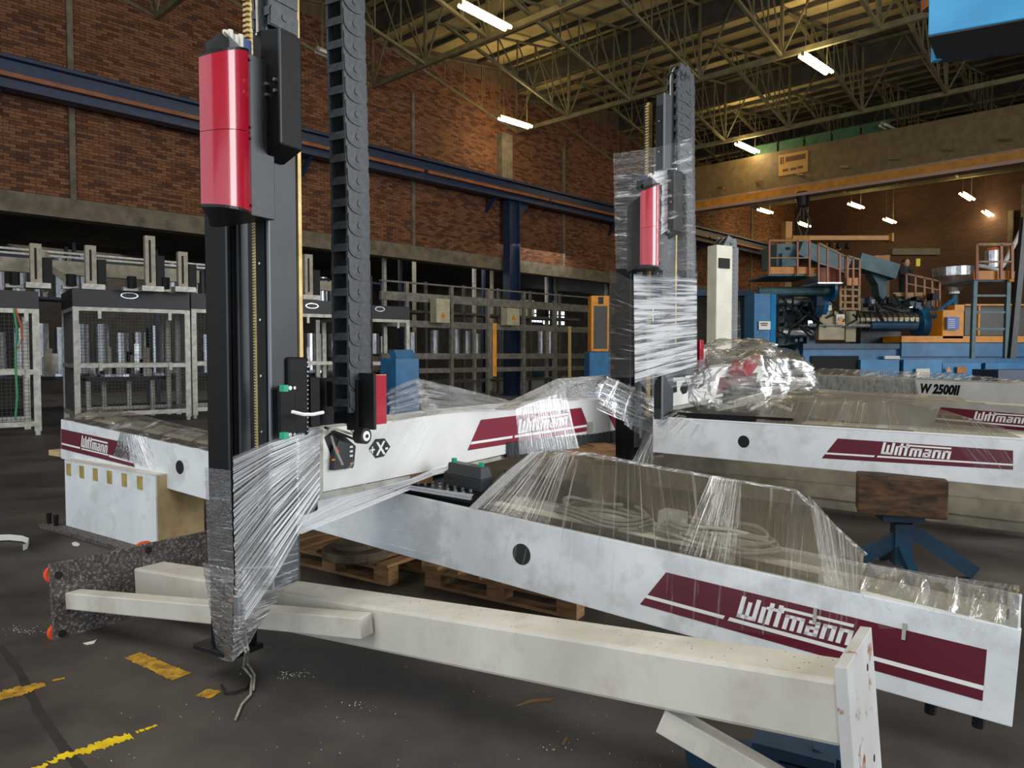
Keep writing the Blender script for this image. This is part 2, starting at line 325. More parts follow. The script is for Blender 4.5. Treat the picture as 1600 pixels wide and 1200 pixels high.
# roof: saw-tooth bays with lattice girders
ceil = struct(MB(HM).box(-20, 46, -37, 1, 13.9, 14.0).build('ceiling', roofm), 'dim brownish saw-tooth factory roof')
GS = [-10.3, -3.3, 3.7, 10.7, 17.7, 24.7, 31.7, 38.7, 45.2]
for gi, s in enumerate(GS):
    m = MB(HM); m.hexa([(s - 7, -37, 12.15), (s, -37, 13.2), (s, 1, 13.2), (s - 7, 1, 12.15), (s - 7, -37, 12.25), (s, -37, 13.3), (s, 1, 13.3), (s - 7, 1, 12.25)])
    m.build('roof_panel', roofm, ceil)
    m = MB(HM).box(s, s + .06, -37, 1, 12.15, 13.3); m.build('roof_riser', sidem, ceil)
    for k in range(5):
        t = .7 + k * 1.4; z = 13.2 - t * .15
        MB(HM).box(s - t - .04, s - t + .04, -37, 1, z - .16, z - .02).build('purlin', sidem, ceil)
    if s < 0: continue
    m = MB(HM)   # girder across the hall
    m.bar((s, 0, 10.6), (s, -37, 10.6), .12, .16); m.bar((s, 0, 13.05), (s, -37, 13.05), .10, .12)
    q_ = 0.0
    for k in range(13):
        m.bar((s, -q_, 10.6), (s, -q_, 13.05), .09)
        m.bar((s, -q_, 10.6), (s, -q_ - 1.375, 13.05), .05); m.bar((s, -q_ - 1.375, 13.05), (s, -q_ - 2.75, 10.6), .05); q_ += 2.75
    m.build('roof_girder', trussm, ceil)
    if s > 45: continue
    for k in range(13):
        y = -k * 2.75; m = MB(HM)
        def tp(t): return (s - t, y, 12.98 - t * .15)
        def bt(t): return (s - t, y, 10.6 + t * .235)
        m.bar(tp(0), tp(6.6), .07); m.bar(bt(0), bt(6.2), .09)
        for i in range(6):
            t = .95 * (i + 1); m.bar(tp(t), bt(t), .04); m.bar(tp(t), bt(t - .95), .035)
        m.build('roof_truss', trussm, ceil)

# right and back walls (openings let the daylight in)
uvwall('wall_right', 46, 36.5, 12, 36.5, 0, 13, 'brick wall on the right side of the hall')
uvwall('wall_right_upper', 12, 36.5, -20, 36.5, 7.5, 13, 'brick wall above the open gate on the right')

# crane runway along the left wall
cr = thing('crane_runway', 'long dark blue crane rail beam with orange conductor strip on left brick wall', 'beam', Hp(0, .6, 7.8))
m = MB(HM); m.box(-14, 44.5, -.56, -.50, 7.72, 8.38); m.build('web', dblue, cr)
MB(HM).box(-14, 44.5, -.74, -.36, 8.34, 8.42).build('top_flange', dblue, cr)
MB(HM).box(-14, 44.5, -.74, -.36, 7.66, 7.74).build('bottom_flange', dblue, cr)
for k in range(9):
    MB(HM).box(-13.9 + 6.6 * k, -13.9 + 6.6 * k + 6.4, -.74, -.62, 7.92, 8.02).build('conductor_rail', rail_o, cr)
MB(HM).box(-14, 44.5, -.62, -.56, 8.05, 8.30).build('cable_tray', dblue, cr)
for k in range(7): MB(HM).bar((-8 + 8 * k, -.55, 7.7), (-8 + 8 * k, .02, 7.2), .12).build('bracket', dblue, cr)
# blue column
def column(s, lab):
    c = thing('steel_column', lab, 'column', Hp(s, .45, 0), None)
    m = MB(HM); m.box(s - .3, s - .26, -.62, -.25, 0, 7.66); m.box(s + .26, s + .3, -.62, -.25, 0, 7.66); m.build('flange', dblue, c)
    MB(HM).box(s - .26, s + .26, -.46, -.40, 0, 7.66).build('web', dblue, c)
    MB(HM).prism([(s + .3, -.5, 7.66), (s + .3, -.5, 6.9), (s + .95, -.5, 7.66)], (0, .1, 0)).build('gusset', dblue, c)
    MB(HM).box(s - .4, s + .4, -.7, -.2, 0, .04).build('base_plate', dblue, c)
column(17.0, 'dark blue steel column under the crane rail in mid picture')
m = MB(HM); m.box(16.6, 17.2, -.3, .02, 8.42, 10.3); struct(m.build('trim_8', concrete), 'pale wall pier above the blue column')

# overhead travelling crane
cb = face(1085, 33.6, 133.6); cra = thing('overhead_crane', 'long brown and yellow overhead crane bridge spanning the hall', 'crane', cb.M @ Vector((0, 0, 8)))
cb.M = cb.M; x0, x1 = -3.2, 22
def cz(py): return cb.h(1085, py)[1]
browng = pm('crane_brown', '#6E5A38', '#5E4C2E', 4, .6); ambr = pm('crane_amber', '#B57A20', '#99661A', 4, .5)
MB(cb.M).box(x0, x1, 0, .5, cz(316), cz(262)).build('main_girder', browng, cra)
MB(cb.M).box(x0, x1, -.15, .62, cz(319), cz(315)).build('flange', pm('crane_flange', '#9A7E72', '#84695C', 5, .45), cra)
MB(cb.M).box(x0, x1, -.35, -.15, cz(330), cz(319)).build('lower_girder', ambr, cra)
MB(cb.M).box(x0, x1, -.5, 0, cz(334), cz(330)).build('bottom_flange', pm('crane_flange2', '#9A7E72', None, rough=.4), cra)
MB(cb.M).box(x0, x1, 1.6, 2.0, cz(312), cz(285)).build('rear_girder', browng, cra)
for i in range(14): MB(cb.M).bar((x0 + .8 + i * 1.75, -.05, cz(300)), (x0 + 1.2 + i * 1.75, -.3, cz(304)), .07).build('bracket', browng, cra)
for i in range(5): MB(cb.M).box(2.6 + i * 1.1, 3.6 + i * 1.1, .3, .35, cz(262) - .0, cz(245)).build('walkway_panel', pm('crane_green', '#2F5A40', '#27492F', 4, .6), cra)
a, zt = cb.h(1217, 243, -.04); b_, zb = cb.h(1262, 268, -.04)
sg = MB(cb.M).box(a, b_, -.05, 0, zb, zt).build('crane_sign', pm('crane_sign_board', '#A8803E', None, rough=.6), cra)

# ------------------------------------------------------------------ lettering
def text_mesh(s, size, M, name, mat, parent, align='LEFT', bold=0.0, shear=0.0, extr=0.0):
    """flat text in the local x-z plane of M"""
    c = bpy.data.curves.new(name, 'FONT'); c.body = s; c.size = size; c.align_x = align; c.offset = bold; c.shear = shear; c.extrude = extr; c.resolution_u = 3
    o = bpy.data.objects.new('tmp', c); col.objects.link(o); dg = bpy.context.evaluated_depsgraph_get(); me = bpy.data.meshes.new_from_object(o.evaluated_get(dg))
    V = [v.co.copy() for v in me.vertices]; F = [tuple(p.vertices) for p in me.polygons]
    bpy.data.objects.remove(o); bpy.data.curves.remove(c); bpy.data.meshes.remove(me)
    m = MB(M); m.a([(v.x, -v.z, v.y) for v in V]); m.f = F
    return m.build(name, mat, parent)
GL = {'W': (1.32, [(0, 0, .3, 1.5), (.52, 0, .80, 1.2), (1.02, 0, 1.32, 1.5), (0, 0, 1.32, .26)]),
      'i': (.3, [(0, 0, .3, 1.12)]),
      't': (.42, [(0, 0, .3, 1.5), (-.14, 1.0, .42, 1.2)]),
      'm': (1.26, [(0, 0, .29, 1), (.49, 0, .77, 1), (.97, 0, 1.26, 1), (0, .78, 1.26, 1)]),
      'a': (.82, [(0, 0, .28, .62), (0, 0, .82, .22), (.53, 0, .82, 1), (.1, .79, .82, 1), (0, .42, .82, .62)]),
      'n': (.84, [(0, 0, .29, 1), (.55, 0, .84, 1), (0, .78, .84, 1)])}
def logo(pf, x, z, h, width, parent, y=-.004, name='logo_lettering'):
    tot = sum(GL[c][0] + .16 for c in 'Wittmann') - .16; m = MB(pf.M); k = width / tot; cx = 0; sh = .22
    def r(x0, z0, x1, z1):
        m.poly([(x + (x0 + z0 * sh) * k, y, z + z0 * h), (x + (x1 + z0 * sh) * k, y, z + z0 * h), (x + (x1 + z1 * sh) * k, y, z + z1 * h), (x + (x0 + z1 * sh) * k, y, z + z1 * h)])
    for i, c in enumerate('Wittmann'):
        for q in GL[c][1]: r(cx + q[0], q[1], cx + q[2], q[3])
        if i == 3: r(cx, 1.2, tot - .1, 1.4)
        cx += GL[c][0] + .16
    return m.build(name, ink, parent)
def label_band(pf, parent, tl, bl, br, tr, g0, g1, split, mat=None, y=-.003, zl=0.24):
    """maroon band given by its four corner pixels, white stripe and maker's lettering (pixel columns g0..g1)"""
    P = [pf.h(*p) for p in (bl, br, tr, tl)]; m = MB(pf.M); m.poly([(x, y + .001, z) for x, z in P]); bd = m.build('label_band', mat or redd, parent)
    (xa, za), (xb, zb), (xc, zc), (xd, zd) = P
    def pt(u, v):
        a = Vector((xa, za)).lerp(Vector((xb, zb)), u); b = Vector((xd, zd)).lerp(Vector((xc, zc)), u); c = a.lerp(b, v); return (c.x, y - .0005, c.y)
    s = MB(pf.M); s.poly([pt(0, zl - .03), pt(split - .008, zl - .03), pt(split - .008, zl + .06), pt(0, zl + .06)])
    s.poly([pt(split + .008, zl - .03), pt(1, zl - .03), pt(1, zl + .06), pt(split + .008, zl + .06)]); s.build('label_stripe', ink, parent)
    x0 = pf.h(g0, bl[1])[0]; x1 = pf.h(g1, br[1])[0]
    u = (x0 - xa) / (xb - xa); z0 = za + (zb - za) * u; H = (zd - za)
    logo(pf, x0, z0 + H * (zl + .12), H * .36, (x1 - x0) * .93, parent, y - .001)
    return bd

sm_ = pm('sign_print', '#5A3418', None, rough=.7)
for (u0, u1, v0, v1) in ((.05, .12, .55, .9), (.14, .18, .55, .9), (.24, .92, .62, .86), (.14, .34, .18, .30), (.42, .62, .18, .30), (.66, .84, .2, .32)):
    MB(cb.M).box(a + (b_ - a) * u0, a + (b_ - a) * u1, -.056, -.05, zb + (zt - zb) * v0, zb + (zt - zb) * v1).build('sign_print', sm_, cra)
x0, z0 = cb.h(1240, 302, -.37); text_mesh('2', .42, cb.M @ Matrix.Translation((x0, -.02, z0)), 'bay_number', sm_, cra, bold=.02)
# ------------------------------------------------------------------ robot pieces
def main_beam(root, pf, x0, x1, h, wd, hole_px, wm=None):
    wm = wm or white
    b = MB(pf.M)
    # open channel profile with lip: front face, hollow top tray
    prof = [(0, -h), (wd, -h), (wd, 0), (wd - .03, 0), (wd - .03, -.05), (.03, -.05), (.03, 0), (0, 0)]
    b.prism([(x0, y, z) for y, z in prof], (x1 - x0, 0, 0)); o = b.build('main_beam', wm, root, bevel=.004)
    m = MB(pf.M); m.box(x0 + .05, x1 - .05, .20, .26, -.05, .006); m.build('linear_rail', pm('rail_pale', '#D8D2BE', None, rough=.4), o)
    m = MB(pf.M); m.box(x0 + .05, x1 - .75, .10, .18, -.05, -.004); m.build('gear_rack', dark, o)
    m = MB(pf.M); m.box(x0 + .05, x1 - .05, wd - .12, wd - .06, -.05, .012); m.build('linear_rail', alu, o)
    m = MB(pf.M); m.box(x0 + .04, x1 - .04, .265, wd - .125, -.052, -.040); m.build('tray_cover', pm('tray_grey', '#5C564C', '#4E4940', 5, .5), o)
    if hole_px:
        x, z = pf.h(*hole_px); r = h * .155; m = MB(pf.M)
        m.cyl((x, -.0025, z), (x, .02, z), r, 24); m.build('round_hole', darkm, o)
    return o
chain_links = {}
def chain_link(M, parent, w=.16, pitch=.11, h=.10):
    """one energy-chain link: local z along the chain, x across, two side plates and two crossbars, pin boss on the outer side"""
    key = (round(w, 3), round(pitch, 3), round(h, 3))
    I = WM[parent.name].inverted()
    if key not in chain_links:
        m = MB(); t = .012; k = 7
        for sx, ox in ((0, -.005), (w - t, w)):
            m.box(sx, sx + t, .004, h - .004, 0, pitch)
            m.prism([(ox, .006, pitch * .96), (ox, h - .006, pitch * .96)] + [(ox, h / 2 + (h / 2 - .006) * math.cos(a), pitch * .40 - pitch * .40 * math.sin(a)) for a in [math.pi * i / k for i in range(k + 1)]], (.005, 0, 0))
            m.cyl((ox - .004 if ox < 0 else ox + .005, h / 2, pitch * .5), (ox, h / 2, pitch * .5), .017, 10)
        m.box(0, w, 0, .012, pitch * .28, pitch * .62); m.box(0, w, h - .012, h, pitch * .28, pitch * .62)
        me = m.build('chain_link', chainm); chain_links[key] = me.data; o = me
    else: o = bpy.data.objects.new('chain_link', chain_links[key]); col.objects.link(o)
    o.parent = parent; o.matrix_local = I @ M; WM[o.name] = WM[parent.name]; return o
def chain_path(root, pts, across, w=.16, pitch=.11, h=.10, name='drag_chain'):
    """links laid along a polyline; 'across' is the chain's width axis"""
    pts = [Vector(p) for p in pts]; across = Vector(across).normalized(); d = 0; i = 0
    sp = MB().tube([p + across * w * .4 for p in pts], .014, 5).build(name, cableb, root)
    seg = [(pts[k + 1] - pts[k]).length for k in range(len(pts) - 1)]; tot = sum(seg); dist = 0
    while dist < tot - pitch * .5:
        a = dist; k = 0
        while a > seg[k] and k < len(seg) - 1: a -= seg[k]; k += 1
        p = pts[k].lerp(pts[k + 1], a / seg[k]); z = (pts[k + 1] - pts[k]).normalized(); y = z.cross(across).normalized()
        M = Matrix(((across.x, y.x, z.x, p.x), (across.y, y.y, z.y, p.y), (across.z, y.z, z.z, p.z), (0, 0, 0, 1)))
        chain_link(M, sp, w, pitch, h); dist += pitch
    MB().tube([p + across * w * .6 for p in pts], .011, 5).build('chain_cable', cablem, sp)
    return sp
def mast(root, M, top, tb, xd=-.12, xo=.572):
    """vertical arm unit. local x along the cross beam, y across (camera side is -y)"""
    L = lambda *a: MB(M).box(*a)
    # outer column A
    o = MB(M); o.prism([(0, 0, .03), (.16, 0, .03), (.16, .18, .03), (0, .18, .03)], (0, 0, 3.16)); A = o.build('outer_column', black, root, bevel=.006)
    L(.028, .050, -.004, .004, .05, 3.1).build('column_groove', darkm, A)
    L(.054, .158, -.02, 0, .6, 2.3).build('column_strip', pm('strip_grey', '#565B61', '#4A4F54', 5, .4), A)
    L(-.004, .012, -.004, .012, .9, 2.3).build('edge_strip', grey, A)
    m = MB(M); m.prism([(-.03, -.03, 0), (.175, -.03, 0), (.175, .29, 0), (-.03, .29, 0)], (0, 0, .028)); m.build('base_plate', dark, root, bevel=.003)
    # rack between the columns
    m = MB(M); m.box(.040, .056, -.18, -.15, .9, 2.3); rk = m.build('rack_bar', yell, root); MB(M).box(.01, .062, -.18, -.15, 3.06, top).build('rack_bar', yell, root)
    m = MB(M); z = .9
    while z < top - .03:
        if z < 2.3: m.box(.030, .040, -.18, -.15, z, z + .008); z += .015
        elif z < 3.06: z = 3.06
        else: m.box(-.006, .01, -.183, -.147, z, z + .013); m.box(.01, .05, -.183, -.18, z, z + .013); z += .026
    m.build('rack_teeth', yell, rk, kind='stuff')
    L(.064, .11, -.165, -.08, .9, top).build('rack_backing', dark, root)
    # inner column B
    B = MB(M); B.box(-.104, .076, -.42, -.33, tb, top); Bo = B.build('inner_column', grey, root, bevel=.004)
    L(-.108, -.098, -.424, -.41, tb, top).build('edge_strip', pm('edge_grey', '#70757A', None, rough=.4), Bo)
    L(.078, .10, -.43, -.40, 1.58, top).build('brass_rail', yell, Bo)
    L(-.112, -.104, -.40, -.34, tb + .1, top - .1).build('shade_strip', darkm, Bo)  # shade of the column's left face, put in as a dark strip
    for i in range(9):
        z = tb + .5 + i * .27; MB(M).cyl((-.108, -.37, z), (-.118, -.37, z), .006, 6).build('screw', steel, Bo)
    # head housing with red cover, standing out toward the viewer
    zb0, zt0, zt1 = 2.25, 2.87, 2.97
    hs = MB(M).prism([(-.478, -.445, zb0 - .01), (-.10, -.455, zb0 - .01), (-.10, -.05, zb0 - .01), (-.145, -.05, zb0 - .01)], (0, 0, .61)).build('head_housing', grey, root, bevel=.003)
    L(-.24, -.10, -.462, -.452, zb0 - .01, 2.97).build('head_plate', grey, root, bevel=.003)
    def rc(u, v):
        a = Vector((-.49, -.44)); b = Vector((-.242, -.464)); c = a.lerp(b, u); k = .075 * math.sin(math.pi * u) ** .75
        z1 = zt0 + (zt1 - zt0) * u; return (c.x - .3 * k, c.y - k, zb0 + (z1 - zb0) * v)
    g = MB(M)
    for (v0, v1) in ((0, .492), (.496, 1)): g.grid(lambda u, v: rc(u, v0 + (v1 - v0) * v), 24, 2)
    ro = g.build('red_cover', red, root, smooth=True)
    for v in (.04, .46, .53, .95):
        p = rc(.95, v); MB(M).cyl(p, (p[0], p[1] - .012, p[2]), .007, 8).build('screw', dark, ro)
    for v, t in ((0, -.012), (1, 0)):
        pts = [rc(i / 12, v) for i in range(13)]; pts = [(x, y, z + t) for x, y, z in pts] + [(-.24, -.30, (zb0 if v == 0 else zt1) + t), (-.36, -.30, (zb0 if v == 0 else zt1 - .03) + t)]
        MB(M).prism(pts, (0, 0, .012)).build('end_cap', dark, ro)
    c = MB(M); c.prism([(-.462, -.45, 2.875), (-.355, -.47, 2.91), (-.355, -.47, 2.985), (-.39, -.46, 3.01), (-.462, -.45, 2.94)], (.035, .05, 0)); c.build('head_cap', black, root)
    MB(M).prism([(-.35, -.46, 2.93), (-.25, -.46, 2.96), (-.35, -.46, 3.005)], (0, .16, 0)).build('cap_bracket', grey, root)
    L(-.31, -.19, -.42, -.34, 2.98, 3.05).build('terminal_block', pm('terminal_blue', '#4A5A96', None, rough=.5), root)
    for k in range(4): MB(M).cyl((-.335 + k * .028, -.42, 3.0), (-.335 + k * .028, -.42, 3.045 + .012 * (k % 2)), .012, 8).build('connector', pm('connector_ivory', '#DAD8CC', None, rough=.4), root)
    MB(M).tube([(-.35, -.43, 3.03), (-.30, -.455, 2.99), (-.25, -.47, 2.95)], .006, 5).build('cable', cablem, root)
    b = MB(M); b.prism([(-.143, -.552, 2.574), (-.143, -.552, 3.10), (-.143, -.425, 3.12), (-.143, -.425, 2.52)], (.135, 0, 0)); bb = b.build('chain_box', black, root, bevel=.006)
    L(-.147, -.139, -.556, -.546, 2.58, 3.10).build('edge_strip', grey, bb)
    for (dy, dz) in ((-.47, 2.86), (-.525, 2.87), (-.47, 2.81), (-.525, 2.82)): MB(M).cyl((-.143, dy, dz), (-.156, dy, dz), .008, 8).build('screw', steel, bb)
    cp = [(xo, -.466, 1.29), (xo, -.466, 2.4), (xo - .012, -.455, 3.3), (xo - .017, -.45, 3.95)]
    rc_ = (xo - .017 - xd) / 2; cp += [(xd + rc_ + rc_ * math.cos(t), -.45, 3.95 + rc_ * math.sin(t)) for t in [math.pi * i / 10 for i in range(1, 10)]]
    cp += [(xd, -.45, 3.95), (xd, -.46, 3.12)]
    chain_path(root, [M @ Vector(p) for p in cp], M.to_3x3() @ Vector((0, 1, 0)), .105, .107, .165)
    return A

# film helpers -----------------------------------------------------
def sheet(root, M, c00, c10, c01, c11, mat, nu=14, nv=14, sag=0, wrinkle=.006, name='stretch_film', seed=1):
    """four corners; streaks run from c00->c10"""
    c00, c10, c01, c11 = map(Vector, (c00, c10, c01, c11)); rr = random.Random(seed); ph = [rr.uniform(0, 6.3) for _ in range(4)]
    nrm = (c10 - c00).cross(c01 - c00).normalized()
    def fn(u, v):
        p = c00.lerp(c10, u).lerp(c01.lerp(c11, u), v)
        wv = math.sin(v * 40 + ph[0]) * .5 + math.sin(v * 23 + u * 3 + ph[1]) * .5
        return p + nrm * (wv * wrinkle + sag * 4 * u * (1 - u))
    g = MB(M); g.grid(fn, nu, nv); return g.build(name, mat, root, smooth=True)

film_fan = film('film_stretched_fan', .25, 56, .475, .53, base=.03, amax=1, dist=0)
film_wrap = film('film_wrap', .5, 30, .58, .74, base=.03, amax=.5, dist=.05)
film_clear = film('film_clear', 2, 22, .56, .72, base=.05, amax=.7, dist=.9, gl=.35, rg=.18, fz=.7, bd=.025)
film_tent = film('film_tent', .4, 110, .57, .66, base=.15, tint='#B4AEA2', amax=.85, dist=0, gl=.4, rg=.18, fz=.55, bd=.02)
film_dense = film('film_dense', 1.2, 36, .50, .64, base=.10, amax=.9, dist=.3)



# ================================================================== ROBOT 1 (front)
V1 = Vector((.5, .866025, 0)); U1 = Vector((-.866025, .5, 0)); A1 = Vector((-1.473, 3.85, 0))
def frame(o, ang):   # x axis at 'ang' degrees right of straight ahead
    a = math.radians(ang); return Matrix(((math.sin(a), -math.cos(a), 0, o[0]), (math.cos(a), math.sin(a), 0, o[1]), (0, 0, 1, o[2]), (0, 0, 0, 1)))
KM = .9; SK = Matrix.Translation(CAM) @ Matrix.Scale(KM, 4) @ Matrix.Translation(-CAM)   # the arm hangs a little nearer than its foot suggests
M1 = SK @ frame(A1, 30); A1 = SK @ A1
r1 = thing('linear_robot', 'front linear robot with tall black mast and red cover, long white beam in front', 'robot', A1)
mast(r1, M1, 4.25, .46)
BF = along(D(95, 655, 7.0), D(1596, 984, 2.70)); BLn = (D(1596, 984, 2.7) - D(95, 655, 7.0)).length; BHt = .376
mb1 = main_beam(r1, BF, 0, BLn, BHt, .50, (815, 866))
x, z = BF.h(281, 730); MB(BF.M).cyl((x, -.0025, z), (x, .02, z), .055, 24).build('round_hole', darkm, mb1)
label_band(BF, mb1, (1041, 894), (1000, 944), (1535, 1095), (1542, 1015), 1152, 1335, .285)
# mirrored label at the left end: slanted end on the right
P = [BF.h(*p) for p in ((96, 701), (211, 730), (199, 692), (96, 670))]
MB(BF.M).poly([(x, -.003, z) for x, z in P]).build('label_band', redd, mb1)
def strip_on(pf, par, pa, pb, t, y=-.0045):
    a = pf.h(*pa); b = pf.h(*pb); MB(pf.M).poly([(a[0], y, a[1] - t), (b[0], y, b[1] - t), (b[0], y, b[1] + t), (a[0], y, a[1] + t)]).build('label_stripe', ink, par)
strip_on(BF, mb1, (97, 693), (126, 700), .008); strip_on(BF, mb1, (128, 701), (170, 711), .006); strip_on(BF, mb1, (171, 712), (208, 722), .009)
x0, z0 = BF.h(127, 698); x1, _ = BF.h(171, 708); logo(BF, x0, z0, .072, (x1 - x0) * .93, mb1, -.004)
# end cap bolts and feet under the near end
for px, py in ((1452, 1146), (1530, 1165)):
    x, z = BF.h(px, 1110); MB(BF.M).cyl((x, .06, -BHt - .06), (x, .06, -BHt), .022, 8).build('foot_bolt', dark, mb1)
for px in (1274, 1413):
    x, z = BF.h(px, 960 if px < 1300 else 985); MB(BF.M).box(x - .007, x + .007, -.012, 0, z - .035, z + .03).build('latch_pin', alu, mb1)
# carriage plates on the main beam under the cross beam
gx0 = BF.h(693, 745, .22)[0]; gx1 = BF.h(752, 745, .22)[0]
cx0 = BF.h(640, 765)[0]; cx1 = BF.h(800, 800)[0]
m = MB(BF.M); m.box(cx0 - .38, gx1 + .12, .05, .55, .012, .045); cp_ = m.build('carriage_plate', black, r1, bevel=.003)
for i in range(7):
    for j in range(2): x = gx0 - .12 + i * .06; MB(BF.M).cyl((x, .12 + j * .07, .045), (x, .12 + j * .07, .062), .010, 8).build('screw', steel, cp_)
m = MB(BF.M); m.prism([(gx0, .22, .045), (gx1, .22, .045), (gx1, .34, .045), (gx0, .34, .045)], (0, 0, .075)); m.hexa([(gx0, .22, .12), (gx1, .22, .12), (gx1, .34, .12), (gx0, .34, .12), (gx0 + .02, .24, .19), (gx1 - .02, .24, .19), (gx1 - .02, .32, .19), (gx0 + .02, .32, .19)])
bc = m.build('buffer_cover', grey, r1, bevel=.004)
for x in (gx0 + .04, gx1 - .04): MB(BF.M).cyl((x, .27, .19), (x, .27, .215), .018, 10).build('green_cap', green, bc)
m = MB(BF.M); m.box(gx1 + .02, gx1 + .5, .42, .7, .02, .16); m.build('motor_block', black, r1, bevel=.006)

# cross beam
Ps = Vector((-1.0, 3.85, 1.22)); SB = along(Ps, Ps + V1)
def pxpoly(pf, pts, y): return [(x, y, z) for x, z in (pf.h(px, py, y) for px, py in pts)]
m = MB(SB.M); m.prism(pxpoly(SB, [(500, 670), (600, 659), (700, 646), (800, 635), (900, 626), (926, 623), (940, 630), (950, 647), (962, 672), (860, 694), (690, 732), (500, 770)], 0), (0, .30, 0)); xb = m.build('cross_beam', whiteb, r1, bevel=.004)
m = MB(SB.M); m.prism(pxpoly(SB, [(927, 621), (943, 623), (957, 645), (970, 671), (962, 672), (950, 647), (940, 630), (926, 623)], .0), (0, .30, 0)); m.build('end_trim', redb, xb)
m = MB(SB.M); m.prism(pxpoly(SB, [(497, 771), (690, 733), (860, 695), (860, 700), (690, 740), (500, 782)], .03), (0, .24, 0)); m.build('under_rail', alu, r1)
m = MB(SB.M); m.prism(pxpoly(SB, [(499, 668), (505, 667), (505, 769), (499, 771)], -.006), (0, .01, 0)); m.build('edge_strip', alu, xb)
label_band(SB, xb, (751, 656), (730, 704), (922, 673), (908, 637), 808, 890, .30, redb, zl=.22)
hexp = pxpoly(SB, [(577, 701), (587, 686), (601, 685), (610, 698), (600, 713), (587, 716)], -.004); MB(SB.M).poly(hexp).build('axis_symbol', dark, xb)
hx, hz = SB.h(593, 700); ms = (SB.h(604, 700)[0] - SB.h(582, 700)[0])
TM = SB.M @ Matrix.Translation((hx, -.006, hz))
text_mesh('X', ms * .85, TM @ Matrix.Translation((-ms * .27, 0, -ms * .30)), 'axis_letter', ink, xb, bold=.003)
text_mesh('+', ms * .6, TM @ Matrix.Translation((-ms * .72, 0, -ms * .24)), 'axis_letter', ink, xb, bold=.002)
text_mesh('-', ms * .6, TM @ Matrix.Translation((ms * .36, 0, -ms * .2)), 'axis_letter', ink, xb, bold=.003)
# opening with connector block
MB(SB.M).poly(pxpoly(SB, [(507, 683), (522, 672), (540, 683), (556, 697), (553, 728), (522, 734), (515, 705)], -.003)).build('cable_opening', dark, xb)
m = MB(SB.M); m.prism(pxpoly(SB, [(524, 703), (529, 688), (555, 697), (552, 731), (521, 735)], -.035), (0, .03, 0)); cbk = m.build('connector_block', grey, xb)
for i, (px, py) in enumerate(((549, 698), (549, 705), (549, 712), (521, 718), (549, 724))): a = SB.h(px, py, -.04); MB(SB.M).box(a[0] - .01, a[0] + .012, -.04, -.034, a[1] - .006, a[1] + .004).build('terminal', ink if i < 3 else yel, xb)
for i, (p, mt) in enumerate((([(508, 668), (522, 674), (538, 680), (553, 686)], cableb), ([(510, 672), (524, 670), (540, 676), (556, 680)], cablem), ([(516, 690), (520, 700), (524, 706)], orangep), ([(512, 676), (517, 688), (516, 702)], cableb), ([(530, 655), (537, 668), (548, 680)], cablem), ([(506, 680), (512, 700), (524, 725)], cablem))):
    MB(SB.M).tube([(x, -.05 - .01 * i, z) for x, z in (SB.h(*q, -.05) for q in p)], .007, 6).build('cable', mt, r1)
a = SB.h(923, 668, -.02); MB(SB.M).box(a[0] - .05, a[0] + .03, -.03, 0, a[1] - .05, a[1] + .05).build('valve', alu, xb)
a = SB.h(567, 681, -.45); w_ = MB(SB.M).cyl((a[0], -.47, a[1]), (a[0], -.42, a[1]), .038, 20).build('roller', dark, r1)
MB(SB.M).cyl((a[0], -.474, a[1]), (a[0], -.47, a[1]), .024, 18).build('roller_hub', ink, w_); MB(SB.M).cyl((a[0], -.478, a[1]), (a[0], -.474, a[1]), .009, 10).build('hub_pin', dark, w_)

# plates between mast and cross beam
def pl(name, px0, px1, y0, y1, Y, d, mat, par=None, bev=.003, ang=30, x0=None):
    Y *= .915; f = face(px0 if x0 is None else x0, Y, ang); m = MB(); f.box(m, px0, px1, y0, y1, d); m_ = m.build(name, mat, par or r1, bevel=bev); return f, m_
f, o = pl('slide_housing', 450, 483, 558, 684, 3.56, .13, black, bev=.012)
for i in range(16): x, z = f.h(480, 566 + i * 7.2); MB(f.M).cyl((x, -.004, z), (x, 0, z), .004, 6).build('rivet', steel, o)
f, o = pl('sensor_plate', 438, 462, 603, 683, 3.47, .02, black)
for py in (606, 679):
    x, z = f.h(446, py); MB(f.M).cyl((x, -.03, z), (x, 0, z), .010, 8).build('screw', steel, o); MB(f.M).box(x - .045, x - .02, -.04, -.012, z - .014, z + .014).build('green_cap', green, o)
    x, z = f.h(458, py); MB(f.M).cyl((x, -.01, z), (x, 0, z), .008, 8).build('screw', steel, o)
pl('back_plate', 478, 540, 592, 668, 4.05, .06, black)
pl('slide_cap', 485, 500, 590, 668, 3.80, .05, black)
f, o = pl('carriage_cover', 558, 586, 594, 673, 3.92, .07, black)
f, o = pl('red_panel', 587, 604, 586, 664, 3.93, .12, red)
pl('panel_edge', 584, 588, 583, 672, 3.90, .1, dark)
pl('chain_guide', 533, 558, 596, 636, 4.02, .10, black); pl('chain_guide', 573, 582, 430, 600, 4.10, .05, black)
pl('guide_foot', 540, 556, 636, 662, 4.05, .08, black)
m = MB(); f = face(452, 3.14, 30); m.tube([f.M @ Vector((x, -.02 - .015 * math.sin(i), z)) for i, (x, z) in enumerate([f.h(451, 643), f.h(465, 647), f.h(480, 647), f.h(499, 644)])], .008, 6); m.build('cable_tie', ink, r1)
m = MB(M1); m.box(.03, .13, -.33, .0, .62, .70); m.build('mast_bracket', black, r1)
f, o = pl('end_block', 478, 499, 776, 806, 4.1, .15, black, bev=.02)
